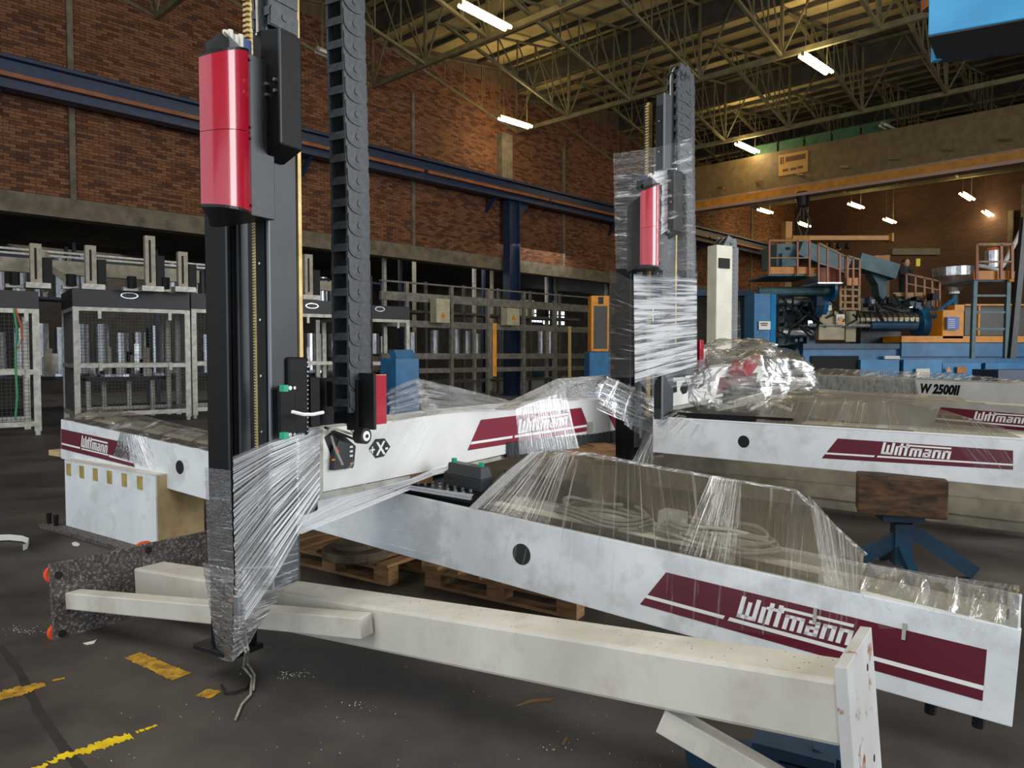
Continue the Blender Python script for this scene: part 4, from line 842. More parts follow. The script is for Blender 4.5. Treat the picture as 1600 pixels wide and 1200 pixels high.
# ================================================================== LEFT BACKGROUND : guard cells
def cell(Y0, px0, px1, yt, yb, ang, label, depth=1.6, rails=(), mids=(), mesh=True, postpx=(), group=None, xr=None):
    f = face(px0, Y0, ang); x1 = f.h(px1, yt)[0]; zt = f.h(px0, yt)[1]; zb = f.h(px0, yb)[1]
    t = thing('guard_cell', label, 'cage', f.M @ Vector((0, 0, 0)))
    hd = MB(f.M).box(0, x1, 0, depth, zb, zt).build('header_box', pm('header_black', '#202224', '#282A2C', 4, .5), t)
    zr = zb - .1
    MB(f.M).box(0, x1, .0, .08, zr, zb - .01).build('top_rail', alu, t); MB(f.M).box(0, .08, .08, depth, zr, zb - .01).build('top_rail', alu, t)
    posts = [0, x1 - .12] + [f.h(p, yb)[0] for p in postpx]
    for x in posts: MB(f.M).box(x, x + .12, 0, .10, .08, zr).build('post', alu, t); MB(f.M).cyl((x + .06, .05, 0), (x + .06, .05, .08), .05, 8).build('foot', alu, t)
    for x in (0, x1 - .12): MB(f.M).box(x, x + .12, depth - .1, depth, 0, zr).build('post', alu, t)
    for z in (zr * .5, .18):
        MB(f.M).box(.12, x1 - .12, .0, .08, z, z + .10).build('rail', alu, t); MB(f.M).box(0, .08, .1, depth - .1, z, z + .1).build('rail', alu, t)
        MB(f.M).box(.12, x1 - .12, depth - .08, depth, z, z + .10).build('rail', alu, t)
    if mesh:
        m = MB(f.M); x = .16
        while x < x1 - .14: m.box(x, x + .008, .05, .058, .2, zr); x += .075
        z = .25
        while z < zr: m.box(.12, x1 - .12, .05, .058, z, z + .008); z += .075
        y = .12
        while y < depth - .1: m.box(.03, .038, y, y + .008, .2, zr); y += .075
        m.build('wire_mesh', meshm, t, kind='stuff')
    for u in (.2, .8):
        for z in (zr - .05, zr * .5 + .05): MB(f.M).box(x1 * u, x1 * u + .07, -.03, 0, z - .12, z + .06).build('clip', alu, t)
    return t, f, x1, zt, zb
t, f, x1, zt, zb = cell(14.0, -60, 60, 450, 478, 50, 'guard cell at the left edge with white post and green cables')
MB(f.M).tube([f.M.inverted() @ p for p in (D(22, 482, 13.9), D(27, 520, 13.9), D(24, 560, 13.8), D(27, 620, 13.8), D(24, 655, 13.8))], .022, 6).build('cable', pm('green_cable', '#3C8C58', None), t)
MB(f.M).tube([f.M.inverted() @ p for p in (D(24, 482, 13.9), D(33, 510, 13.9), D(35, 530, 13.8), D(28, 545, 13.8))], .022, 6).build('cable', pm('rust_cable', '#A8553A', None), t)
def emblem(f, px, py, w, h, par):
    x, z = f.h(px, py); n = 20; m = MB(f.M)
    m.prism([(x + w * math.cos(a), -.03, z + h * math.sin(a)) for a in [2 * math.pi * i / n for i in range(n)]], (0, .03, 0)); o = m.build('oval_emblem', steel, par)
    m = MB(f.M); m.prism([(x + .85 * w * math.cos(a), -.034, z + .75 * h * math.sin(a)) for a in [2 * math.pi * i / n for i in range(n)]], (0, .004, 0)); m.build('emblem_face', pm('header_black', '', None), par)
    for k in range(5): MB(f.M).box(x - w * .5 + k * w * .22, x - w * .38 + k * w * .22, -.037, -.034, z - h * .3, z + h * .25).build('emblem_stroke', grey, par)
t, f, x1, zt, zb = cell(16.8, 115, 296, 450, 478, 53, 'front guard cell with dark header box and oval emblem left of mast', 2.2)
emblem(f, 202, 462, .19, .075, t)
t2, f, x1, zt, zb = cell(18.6, 300, 470, 458, 482, 53, 'guard cell directly behind the black mast', 1.8)
t3, f, x1, zt, zb = cell(20.3, 466, 532, 468, 489, 53, 'narrow guard cell between mast and drag chain', 1.6, mesh=False)
emblem(f, 487, 478, .19, .075, t3)
t4, f, x1, zt, zb = cell(21.6, 536, 640, 475, 496, 53, 'guard cell just right of the drag chain', 1.6, mesh=False)
emblem(f, 593, 483, .16, .075, t4)

# small handling units inside and on top of cells
def axis_unit(px, ytop, ybot, Y, label, w=.22):
    f = face(px, Y, 50); _, zt = f.h(px, ytop); _, zb = f.h(px, ybot); t = thing('handling_arm', label, 'arm', f.M @ Vector((0, 0, zb)), 'cream handling arms above the guard cells')
    MB(f.M).box(0, w, 0, .16, zb + .05, zt).build('arm_profile', ivory, t); MB(f.M).box(w * .35, w * .55, -.01, 0, zb + .2, zt - .1).build('slot', darkm, t)
    MB(f.M).box(w + .02, w + .2, 0, .2, zb + .1, (zt + zb) / 2 + .2).build('drag_chain', black, t)
    MB(f.M).box(-.1, w + .15, -.1, .3, zb, zb + .12).build('foot', alu, t); MB(f.M).cyl((-.3, 0, zb + .05), (-.3, 0, zb + .32), .1, 10).build('motor', black, t)
    MB(f.M).box(-.45, -.12, .1, .3, zb, zb + .08).build('side_plate', alu, t)
for i, (px, a, b_, Y) in enumerate(((51, 380, 450, 16.5), (137, 383, 452, 17.0), (230, 368, 455, 17.3), (281, 393, 456, 17.8), (478, 397, 468, 19.5))):
    axis_unit(px, a, b_, Y, ['cream handling arm above the leftmost cell', 'cream handling arm second from the left', 'tallest cream handling arm with black chain', 'cream handling arm with red-black lamp nearest the mast', 'cream handling arm right of the black mast'][i])
def strut(pa, pb, Y0, Y1, w, mat, name, label, cat='beam', h=None, group=None):
    return tag(MB().bar(D(*pa, Y0), D(*pb, Y1), w, h or w).build(name, mat), label, cat, group)
strut((-20, 411), (310, 433), 17.6, 20.3, .2, ivory, 'axis_beam', 'long cream axis beam above the left guard cells', h=.34)
strut((470, 444), (540, 450), 21, 22, .2, ivory, 'axis_beam', 'cream axis beam between mast and drag chain', h=.26)
for k in range(2): strut((-20, 385 + k * 7), (320, 414 + k * 5), 17.6, 20.3, .05, alu, 'thin_rail', ['upper', 'lower'][k] + ' thin metal rail above the cream axis beam', 'rail')
strut((72, 455), (48, 418), 17, 17, .1, ivory, 'diagonal_strut', 'diagonal strut left of the second handling arm', 'strut'); strut((72, 415), (118, 448), 17.2, 17.2, .1, ivory, 'diagonal_strut', 'diagonal strut right of the second handling arm', 'strut')
strut((68, 393), (68, 452), 17.4, 17.4, .16, ivory, 'upright_post', 'short cream post carrying the axis beam', 'post')

# steel cylinders on blue racks in the side bay
rk = face(-30, 21.5, 48)
rt = thing('storage_rack', 'long dark blue storage rack with steel cylinders behind the cells', 'rack', rk.M @ Vector((0, 0, 0))); xe = rk.h(620, 400)[0]
for z in (.9, 3.3): MB(rk.M).box(0, xe, 0, 1.2, z, z + .08).build('shelf', dblue, rt)
x = 0
while x < xe: MB(rk.M).box(x, x + .1, 0, .1, 0, 5.1).build('post', dblue, rt); MB(rk.M).box(x, x + .1, 1.1, 1.2, 0, 5.1).build('post', dblue, rt); MB(rk.M).box(x, x + 1.5, -.04, 0, 4.5, 4.58).build('guard_rail', dblue, rt); MB(rk.M).box(x + 1.5, x + 1.58, -.04, 0, 3.3, 4.58).build('guard_post', dblue, rt); x += 2.4
cyl0 = None; rr = random.Random(3); x = .5; k = 0
while x < xe - .3:
    for z, hh in ((3.38, 1.3), (.98, 1.5)):
        if (z < 2 or x < 12) and rr.random() < .85:
            if cyl0 is None:
                cyl0 = MB().cyl((0, 0, 0), (0, 0, 1), .21, 14).build('steel_cylinder', steel, smooth=False); o = cyl0
            else: o = cyl0.copy(); col.objects.link(o)
            o.matrix_world = rk.M @ Matrix.Translation((x, .35 + rr.random() * .3, z)) @ Matrix.Diagonal((1, 1, hh * rr.uniform(.85, 1.1), 1))
            tag(o, 'upright steel cylinder on the upper rack shelf' if z > 2 else 'upright steel cylinder on the lower rack shelf', 'cylinder', 'steel cylinders on the upper shelf' if z > 2 else 'steel cylinders on the lower shelf')
    x += .56
rk2 = face(600, 27, 46); rt2 = thing('storage_rack', 'dark steel rack with cylinders behind the grey fence', 'rack', rk2.M @ Vector((0, 0, 0))); xe2 = rk2.h(905, 500)[0]
for z in (.5, 1.55, 3.2): MB(rk2.M).box(0, xe2, 0, 1.0, z, z + .1).build('shelf', pm('rack_grey', '#5E5C55', '#48463F', 5, .6), rt2)
x = 0; k = 0
while x < xe2:
    MB(rk2.M).box(x, x + .1, 0, .1, 0, 4.4).build('post', pm('rack_grey', '', None), rt2); x += 1.9
x = 1.0
while x < xe2 - .3:
    if rr.random() < .7:
        o = cyl0.copy(); col.objects.link(o); o.matrix_world = rk2.M @ Matrix.Translation((x, .4, 1.65)) @ Matrix.Diagonal((.8, .8, rr.uniform(.8, 1.2), 1)); tag(o, 'upright steel cylinder on the dark rack behind the grey fence', 'cylinder', 'steel cylinders behind the grey fence')
    if rr.random() < .4: z = rr.choice([.6, 3.3]); w_ = rr.uniform(.3, .8); tag(MB(rk2.M).box(x, x + w_, .2, .7, z, z + rr.uniform(.3, .8)).build('stock_box', rr.choice([boxm, dark, tblue, board]), bevel=.02), 'small stock box on the dark rack behind the grey fence', 'box', 'boxes on the rack behind the grey fence')
    x += .55
# assorted dark machine units in cells
def machine_unit(px, Y, label, seed):
    r_ = random.Random(seed); f = face(px, Y, 50); t = thing('assembly_unit', label, 'machine', f.M @ Vector((0, 0, .9)))
    MB(f.M).box(0, 1.6, .4, 1.3, .95, 1.05).build('table', dark, t); MB(f.M).cyl((.8, .8, 1.05), (.8, .8, 1.12), .55, 24).build('turntable', steel, t)
    for i in range(7): x = r_.uniform(0, 1.4); MB(f.M).box(x, x + r_.uniform(.08, .2), .5 + .08 * i, .6 + .08 * i, 1.05, 1.05 + r_.uniform(.15, .9)).build('tool_post', r_.choice([alu, black, ivory, steel]), t)
    for x in (0, 1.5): MB(f.M).box(x, x + .1, .5, .6, 0, .95).build('leg', alu, t)
machine_unit(60, 18.5, 'dark assembly unit behind the side mesh of the front cell', 1); machine_unit(140, 18.2, 'assembly unit with round steel turntable inside the front cell', 2); machine_unit(205, 19.2, 'assembly unit at the right inside the front cell', 4)
machine_unit(470, 22.5, 'assembly unit with thin rods right of the mast', 5); machine_unit(545, 23.3, 'assembly unit right of the drag chain', 6)

# rack structure in mid background
gf_ = pm('dull_grey_frame', '#85827A', '#66635B', 6, .6); mf = face(596, 23.5, 46); xe = mf.h(960, 500)[0]
mr_ = thing('safety_fence', 'long grey guard frame of posts and rails in mid background', 'frame', mf.M @ Vector((0, 0, 0)))
for px, yt in ((635, 440), (705, 447), (762, 452), (818, 455), (866, 470), (934, 480)):
    x, z = mf.h(px, yt); MB(mf.M).box(x - .06, x + .06, -.06, .06, 0, z).build('post', gf_, mr_)
zz = [mf.h(705, y)[1] for y in (446, 462, 503, 552, 575)]
for z, t_, n_ in zip(zz, (.05, .28, .22, .2, .16), ('top_rail', 'cable_duct', 'rail', 'rail', 'low_rail')): MB(mf.M).box(0, xe, -.02, .1, z - t_, z).build(n_, gf_, mr_)
for (px0, px1, y0, y1, lab) in ((682, 703, 466, 504, 'beige electrical enclosure with yellow warning mark, left of two'), (793, 812, 481, 508, 'beige electrical enclosure with yellow warning mark, right of two')):
    b_ = PF(mf.M); t = thing('electrical_box', lab, 'box', mf.M @ Vector((mf.h(px0, y1)[0], -.3, mf.h(px0, y1)[1])))
    m = MB(); b_.box(m, px0, px1, y0, y1, .35, -.45); m.build('enclosure', boxm, t, bevel=.01)
    x, z = b_.h((px0 + px1) / 2, y1 - 12, -.46); MB(mf.M).poly([(x - .1, -.456, z - .08), (x + .1, -.456, z - .08), (x, -.456, z + .12)]).build('warning_mark', yel, t)
strut((773, 588), (773, 505), 22.5, 22.5, .12, yel, 'yellow_pole', 'thin yellow pole standing in front of the grey frame', 'pole')
strut((890, 590), (890, 510), 24.5, 24.5, .1, pm('tan_pole', '#A08440', None), 'tan_pole', 'thin tan pole right of the yellow pole', 'pole')
def panel_thing(name, label, cat, px0, px1, y0, y1, Y, ang, d, mat, ground=False):
    f = face(px0, Y, ang); m = MB(); 
    if ground: a, zt = f.h(px0, y0); b_, _ = f.h(px1, y0); m.M = f.M; m.box(a, b_, 0, d, 0, zt)
    else: f.box(m, px0, px1, y0, y1, d)
    t = thing(name, label, cat, f.M @ Vector((0, 0, 0))); m.build('body', mat, t, bevel=.01); return f, t
f, t = panel_thing('machine_cover', 'blue sheet metal machine cover with sloped top behind the cross beam', 'machine', 618, 655, 560, 590, 13.5, 60, .8, bluep, True)
m = MB(f.M); a, zt = f.h(618, 560); b_, _ = f.h(655, 560); m.prism([(a + .02, 0, zt), (b_ - .04, 0, zt), (b_ - .05, .2, zt + .16), (a + .05, .2, zt + .16)], (0, .3, 0)); m.build('sloped_hood', bluep, t)
f, t = panel_thing('control_cabinet', 'yellow and blue cabinet with tall smoked window left of wrapped mast', 'cabinet', 921, 954, 550, 590, 21, 85, .8, bluep, True)
m = MB(); f.box(m, 924, 952, 462, 549, .5); m.build('yellow_frame', yel, t); m = MB(); f.box(m, 928, 949, 478, 545, .02, -.01); m.build('window', glassd, t); m = MB(); f.box(m, 935, 943, 464, 475, .02, -.01); m.build('switch_plate', dark, t)
# extra frame clutter in side bay
for i in range(16):
    s = 12 + i * 1.5; q_ = 1.2 + (i % 3)
    tag(MB(HM).box(s, s + .12, q_, q_ + .12, 0, 5.5).build('upright_post', [alu, dblue, ivory][i % 3]), 'slim upright post standing in the dim side bay', 'post', 'upright posts in the side bay')
for i in range(10):
    f = MB(HM).box(27 + i * .7, 27.16 + i * .7, .6, .7, 2.9, 4.95).build('hanging_strip', alu); tag(f, 'pale vertical strip in the row under the lintel left of wrapped mast', 'strip', 'row of pale vertical strips under the lintel')

# ================================================================== RIGHT BACKGROUND : blue and yellow machines
def bxp(par, name, mat, px0, px1, y0, y1, Y=20.0, d=1.0, ang=90, bev=0):
    f = face(px0, Y, ang); m = MB(); f.box(m, px0, px1, y0, y1, d); return m.build(name, mat, par, bevel=bev)
def bare(pa, pb, Y, w=.07): return MB().bar(D(*pa, Y), D(*pb, Y), w)
def root_at(name, label, cat, px, Y, group=None): p = D(px, 555, Y); return thing(name, label, cat, (p.x, p.y, 0), group)
im = root_at('injection_machine', 'large blue and yellow injection moulding machine with barrel, at right', 'machine', 1410, 20)
bxp(im, 'machine_bed', bluep, 1255, 1650, 543, 640, 19.8, 2.2)
bxp(im, 'bed_recess', darkm, 1268, 1342, 556, 600, 19.74, .1)
bxp(im, 'bed_top', tblue, 1255, 1660, 537, 545, 19.7, 2.4)
bxp(im, 'yellow_deck', yel, 1409, 1660, 525, 535, 19.6, 2.2); bxp(im, 'deck_front', bluep, 1409, 1660, 536, 557, 19.65, 2)
bxp(im, 'control_panel', dark, 1383, 1406, 556, 576, 19.7, .1); bxp(im, 'terminal_strip', paper, 1383, 1406, 556, 561, 19.6, .1)
for x in (1345, 1412, 1473, 1540): bxp(im, 'door_panel', pm('blue_door', '#1279AE', '#0F6A9A', 4, .4), x, x + 60, 562 if x < 1470 else 567, 600, 19.6, .12)
bxp(im, 'warning_plate', paper, 1432, 1453, 576, 590, 19.5, .04); bxp(im, 'name_plate', toe, 1496, 1510, 573, 583, 19.5, .04)
m = MB(); f = face(1484, 19.5, 90); a = [f.h(*q) for q in ((1478, 581), (1486, 581), (1482, 572))]; m.M = f.M; m.poly([(x, -.02, z) for x, z in a]); m.build('warning_mark', yel, im)
# barrel
brl = MB().cyl(D(1318, 503, 20.5), D(1432, 500, 20.5), .22, 16).build('barrel', pm('barrel_steel', '#8A8478', '#6A655C', 12, .35, .8), im)
for i in range(12): px = 1330 + i * 8.5; MB().cyl(D(px, 502.5, 20.5), D(px + 5, 502.4, 20.5), .26, 16).build('heater_band', pm('heater_band', '#77705F', '#A09880', 20, .35, .7), brl)
MB().cyl(D(1432, 506, 20.5), D(1474, 504, 20.5), .42, 20).build('feed_housing', bluep, im)
MB().cyl(D(1360, 509, 19.9), D(1432, 509, 19.9), .12, 10).build('traverse_cylinder', tblue, im); MB().cyl(D(1265, 508, 19.9), D(1360, 509, 19.9), .05, 8).build('piston_rod', steel, im)
bxp(im, 'yellow_housing', yel, 1473, 1507, 484, 530, 19.6, 1.2, bev=.02); bxp(im, 'housing_top', yel, 1492, 1507, 476, 486, 19.6, 1.2)
bxp(im, 'info_plate', pm('sign_blue', '#2358A0', None, rough=.4), 1480, 1499, 495, 515, 19.5, .05)
for i in range(5): bxp(im, 'print_line', paper, 1482, 1492, 499 + i * 3, 500 + i * 3, 19.48, .01)
bxp(im, 'window_frame', yel, 1508, 1660, 475, 477.5, 19.7, .1); bxp(im, 'window', glassd, 1508, 1660, 478, 524, 19.9, .1); bxp(im, 'window_frame', yel, 1529, 1532, 478, 524, 19.75, .1)
# guard with warning sign
gbm = pm('guard_tan', '#9C8F6C', '#857958', 4, .5); bxp(im, 'guard_box', gbm, 1280, 1320, 486, 531, 19.9, .6); bxp(im, 'guard_box', gbm, 1322, 1338, 486, 534, 20.1, .5); bxp(im, 'warning_sign', paper, 1307, 1320, 491, 508, 19.8, .04)
m = MB(); f = face(1307, 19.75, 90); a = [f.h(*q) for q in ((1310, 501), (1318, 501), (1314, 493))]; m.M = f.M; m.poly([(x, -.02, z) for x, z in a]); m.build('warning_mark', yel, im)
bxp(im, 'warning_strip', yel, 1309, 1319, 503, 507, 19.75, .02)
# clamp side castings
bxp(im, 'platen', teal, 1217, 1262, 448, 540, 20.6, 1.6); bxp(im, 'platen', tblue, 1262, 1275, 455, 545, 20.2, 1.4)
for y in (470, 520): MB().cyl(D(1215, y, 20.2), D(1300, y, 20.2), .12, 12).build('tie_bar', steel, im)
MB().cyl(D(1274, 470, 20.2), D(1284, 470, 20.2), .5, 24).build('round_flange', bluep, im); MB().cyl(D(1262, 470, 20.3), D(1274, 470, 20.3), .62, 24).build('round_flange', tblue, im)
MB().cyl(D(1185, 456, 19.6), D(1297, 454, 19.6), .12, 12).build('teal_pipe', teal, im); MB().cyl(D(1298, 454, 19.6), D(1302, 454, 19.6), .28, 20).build('blind_flange', bluep, im)
rr = random.Random(11)
for i in range(46):
    px = rr.uniform(1218, 1460); py = rr.uniform(458, 482) if px > 1345 else rr.uniform(470, 530); s_ = rr.uniform(2, 7)
    if 1276 < px < 1345 and py > 480: continue
    bxp(im, 'valve_block', rr.choice([dark, steel, tblue, teal, black, alu]), px, px + s_ * 1.4, py, py + s_ * 1.6, 19.9 + rr.random() * .5, .3)
for i in range(22):
    px = rr.uniform(1217, 1400); py = rr.uniform(455, 500); MB().tube([D(px, py, 19.9), D(px + rr.uniform(-14, 14), py + rr.uniform(5, 20), 19.8), D(px + rr.uniform(-30, 30), py + rr.uniform(15, 40), 19.9)], .035, 5).build('hydraulic_hose', cableb, im)
bxp(im, 'rear_beam', teal, 1345, 1470, 482, 487, 20.6, .6); bxp(im, 'rear_block', dark, 1345, 1470, 466, 486, 21.4, .6)
bxp(im, 'lower_block', dark, 1345, 1408, 512, 540, 20.6, .6)
# blue cabinet left
bc_ = root_at('control_cabinet', 'tall blue cabinet with a white paper notice beside the cream mast', 'cabinet', 1180, 18.5)
bxp(bc_, 'body', bluep, 1179, 1204, 459, 600, 18.5, .8); bxp(bc_, 'door', pm('blue_door', '', None), 1205, 1213, 459, 600, 18.5, .8, 60); bxp(bc_, 'paper_notice', paper, 1186, 1204, 502, 515, 18.45, .02)
bxp(bc_, 'print_line', dark, 1189, 1200, 504.4, 505.8, 18.43, .01); bxp(bc_, 'print_line', redd, 1190, 1199, 507.2, 508.8, 18.43, .01)
bg_ = root_at('machine_gantry', 'teal horizontal gantry beam behind the cream mast', 'beam', 1100, 24); bxp(bg_, 'beam', tblue, 1088, 1178, 453, 462, 22, .5); bxp(bg_, 'dark_bay', sidem, 1088, 1178, 462, 600, 23, .3); bxp(bg_, 'post', tblue, 1167, 1178, 462, 600, 21.9, .5)
# platform 1 with railing
def railing(par, pts, Y, top, mid, foot, w=.045):
    """pts: pixel columns; top/mid/foot: functions px->y"""
    for px in pts: bare((px, foot(px)), (px, top(px)), Y, w).build('railing_post', rail_o, par)
    for a, b_ in zip(pts[:-1], pts[1:]):
        bare((a, top(a)), (b_, top(b_)), Y, w).build('handrail', rust, par); bare((a, mid(a)), (b_, mid(b_)), Y, w * .7).build('mid_rail', rust, par)
p1 = root_at('access_platform', 'raised platform with orange toe boards and railings above the clamp unit', 'platform', 1260, 20)
bxp(p1, 'toe_board', toe, 1200, 1263, 417, 428, 18.9, .06); bxp(p1, 'toe_board', toe, 1263, 1276, 418, 432, 18.95, .06, 70); bxp(p1, 'deck', teal, 1200, 1276, 428, 431, 18.95, 1.6)
railing(p1, [1202, 1246, 1265], 18.85, lambda p: 376, lambda p: 403, lambda p: 430)
bxp(p1, 'deck', steel, 1278, 1321, 441, 443, 18.7, 1.2); bxp(p1, 'kick_panel', pm('rust_panel', '#7A3C20', '#6A3018', 5, .6), 1279, 1312, 418, 441, 18.9, .05)
railing(p1, [1279, 1293, 1312, 1321], 18.7, lambda p: 380 + (p - 1279) * .5, lambda p: 411 + (p - 1279) * .3, lambda p: 441)
bxp(p1, 'toe_board', toe, 1324, 1344, 434, 446, 18.6, .06); railing(p1, [1324, 1333, 1343], 18.6, lambda p: 400 + (p - 1324) * .3, lambda p: 420, lambda p: 446)
for px in (1313, 1320, 1332, 1342): bare((px, 446), (px, 485), 18.9, .06).build('support_post', rust, p1)
for i in range(4): bare((1313, 452 + i * 10), (1342, 453 + i * 10), 18.9, .05).build('ladder_rung', rust, p1)
# upper casting
uc = root_at('robot_carriage', 'green-grey casting with sloping beam above the platform', 'casting', 1240, 21)
bxp(uc, 'body', teal, 1214, 1246, 381, 416, 20, 1.2); MB().bar(D(1246, 388, 20), D(1320, 418, 20), .5, .42).build('sloping_beam', teal, uc); MB().bar(D(1337, 408, 20), D(1396, 426, 20), .5, .4).build('sloping_beam', teal, uc)
m = MB(); m.prism([D(1362, 428, 20), D(1386, 430, 20), D(1384, 475, 20), D(1374, 462, 20), D(1372, 445, 20)], (0, .4, 0)); m.build('curved_bracket', teal, uc); bxp(uc, 'inspection_hole', darkm, 1230, 1235, 386, 390, 19.95, .1); bxp(uc, 'pedestal', teal, 1222, 1232, 395, 417, 19.9, .3)
# yellow jib
jb = root_at('jib_crane', 'yellow jib crane with post, arm and trolley hoist above the machines', 'crane', 1234, 22)
bxp(jb, 'post', ambr, 1228, 1238, 346, 470, 22, .4); bxp(jb, 'arm', ambr, 1264, 1396, 368, 375, 21.5, .3); MB().bar(D(1238, 372, 21.7), D(1268, 372, 21.6), .2, .12).build('arm_root', ambr, jb)
bxp(jb, 'trolley', ambr, 1292, 1314, 380, 390, 21.3, .4); 
for px in (1296, 1308, 1322): MB().cyl(D(px, 384, 21.2), D(px + 4, 384, 21.2), .1, 10).build('wheel', dark, jb)
bare((1306, 388), (1306, 410), 21.3, .05).build('chain', rust, jb); bxp(jb, 'arm_end', ambr, 1394, 1397, 364, 377, 21.4, .4)
j2 = root_at('jib_crane', 'second dull yellow jib beam near the concrete pier', 'crane', 1430, 24); bxp(j2, 'arm', browng, 1395, 1469, 388, 398, 24, .3); bxp(j2, 'trolley', ambr, 1368, 1390, 399, 408, 23.5, .3); bxp(j2, 'post', browng, 1384, 1391, 398, 470, 24, .3)
# platform 2 and person
p2 = root_at('access_platform', 'smaller platform with railing where a person stands', 'platform', 1430, 21)
bxp(p2, 'deck', teal, 1395, 1456, 467, 470, 20.6, 1.6); bxp(p2, 'toe_board', pm('toe_worn', '#A08058', '#8A6A44', 5, .6), 1415, 1444, 457, 466, 20.5, .06); bxp(p2, 'toe_board', pm('toe_worn', '', None), 1396, 1413, 457, 463, 20.6, .06)
railing(p2, [1416, 1430, 1444, 1456, 1468], 20.5, lambda p: 428 + (p - 1416) * .22, lambda p: 443 + (p - 1416) * .2, lambda p: 468 + (p - 1416) * .25, .05)
for px in (1458, 1464, 1472): bare((px, 440), (px, 486), 20.8, .06).build('support_post', rust, p2)
# hopper
hp = root_at('material_hopper', 'polished steel conical hopper above the yellow housing', 'hopper', 1491, 20.5)
MB().cyl(D(1491, 432, 20.5), D(1491, 418.5, 20.5), .52 * 20.5 / 20, 28, .54).build('hopper_drum', steel, hp); MB().cyl(D(1491, 456, 20.5), D(1491, 432, 20.5), .12, 28, .52).build('hopper_cone', steel, hp)
MB().cyl(D(1491, 478, 20.5), D(1491, 456, 20.5), .1, 12).build('hopper_throat', teal, hp); MB().tube([D(1491, 468, 20.2), D(1475, 480, 20), D(1458, 495, 19.9)], .06, 8).build('feed_pipe', bluep, hp); MB().cyl(D(1491, 459, 20.4), D(1491, 456, 20.4), .13, 12).build('clamp_ring', paper, hp)
# platform 3 (tall stand)
p3 = root_at('access_platform', 'tall teal stand with orange toe board carrying a vacuum loader at right edge', 'platform', 1555, 18)
bxp(p3, 'toe_board', toe, 1522, 1577, 423, 437, 17.5, .06); bxp(p3, 'toe_board', toe, 1578, 1587, 424, 440, 17.5, .06, 75); bxp(p3, 'deck', teal, 1522, 1580, 437, 440, 17.6, 1.3)
for px in (1523, 1575): bare((px, 440), (px - 4, 560), 17.6, .09).build('support_post', teal, p3)
for i in range(3): bare((1522, 462 + i * 26), (1573, 462 + i * 26), 17.6, .05).build('crossbar', teal, p3)
railing(p3, [1526, 1564, 1581], 17.4, lambda p: 382, lambda p: 409, lambda p: 436, .06)
vl = root_at('vacuum_loader', 'steel vacuum loader drum with orange lid on the tall stand', 'loader', 1552, 18); MB().cyl(D(1551, 418, 18), D(1551, 392, 18), .17, 18).build('drum', steel, vl); MB().cyl(D(1551, 392, 18), D(1551, 387, 18), .15, 18, .1).build('lid', pm('lid_orange', '#B8552E', None, rough=.5), vl)
MB().tube([D(1528, 415, 17.9), D(1540, 417, 17.9), D(1560, 422, 17.9), D(1567, 415, 17.9), D(1578, 395, 17.9), D(1590, 372, 17.9), D(1600, 350, 17.9)], .05, 8).build('suction_hose', pm('hose_grey', '#B9BAB8', None, rough=.4), vl)
strut((1601, 340), (1580, 560), 16.5, 16.5, .12, dark, 'steel_pole', 'dark leaning pole at the right edge of picture', 'pole')
m = root_at('yellow_tag', 'small yellow sign hanging behind the person', 'sign', 1436, 23); bxp(m, 'plate', pm('tag_yellow', '#D8CC20', None), 1432, 1438, 404, 416, 23, .04)
bxp(root_at('spare_parts_crate', 'dark blue crate of fittings in front of machine base at right', 'crate', 1580, 14), 'crate_body', dblue, 1560, 1640, 578, 600, 14, .8)
# chain hoist hook below crane
hk = thing('crane_hook', 'crane hook block with hanging chains in front of the machines', 'hook', D(1255, 330, 30)); 
MB().cyl(D(1255, 322, 30), D(1255, 300, 30), .25, 12).build('hook_block', dark, hk)
for a, b_ in (((1252, 325), (1244, 345)), ((1258, 325), (1266, 345)), ((1244, 345), (1252, 368)), ((1266, 345), (1258, 368)), ((1255, 325), (1255, 345))): MB().bar(D(*a, 30), D(*b_, 30), .06).build('chain_strand', dark, hk)
# near blue frame top right
nb = thing('overhead_machine', 'bright blue painted machine frame overhead in the top right corner', 'machine', D(1500, 40, 6))
m = MB(); bl0 = D(1436, -5, 6.0); nrF = D(1451, 57, 6.0); z_ = nrF.z
a = D(1450, 56, 6.0); b_ = Z(1650, 20, a.z); c1_ = Z(1466, 97, a.z); c2_ = Z(1650, 75, a.z)
m.hexa([a, b_, c2_, c1_] + [p + Vector((0, 0, .32)) for p in (a, b_, c2_, c1_)]); m.build('box_beam', pm('near_blue', '#2FA6DE', '#2493CC', 3, .45, c3='#B8C4C4', s3=5, lo3=.66, hi3=.7), nb, bevel=.01)
m = MB(); m.hexa([p + Vector((0, 0, -.012)) for p in (a, b_, c2_, c1_)] + [p + Vector((0, 0, -.001)) for p in (a, b_, c2_, c1_)]); m.build('underside_shade', dark, nb)  # dark sheet that paints the shade on the beam's underside
m = MB(); m.bar(Z(1463, 92, a.z) + Vector((0, 0, -.02)), Z(1463, 92, a.z) + Vector((0, 0, .1)), .06); m.build('lug', pm('near_blue', '', None), nb)
m = MB(); m.box(a.x + .1, a.x + 1.6, a.y - .2, a.y + .3, a.z + .32, a.z + .6); m.build('upper_plate', rail_o, nb)

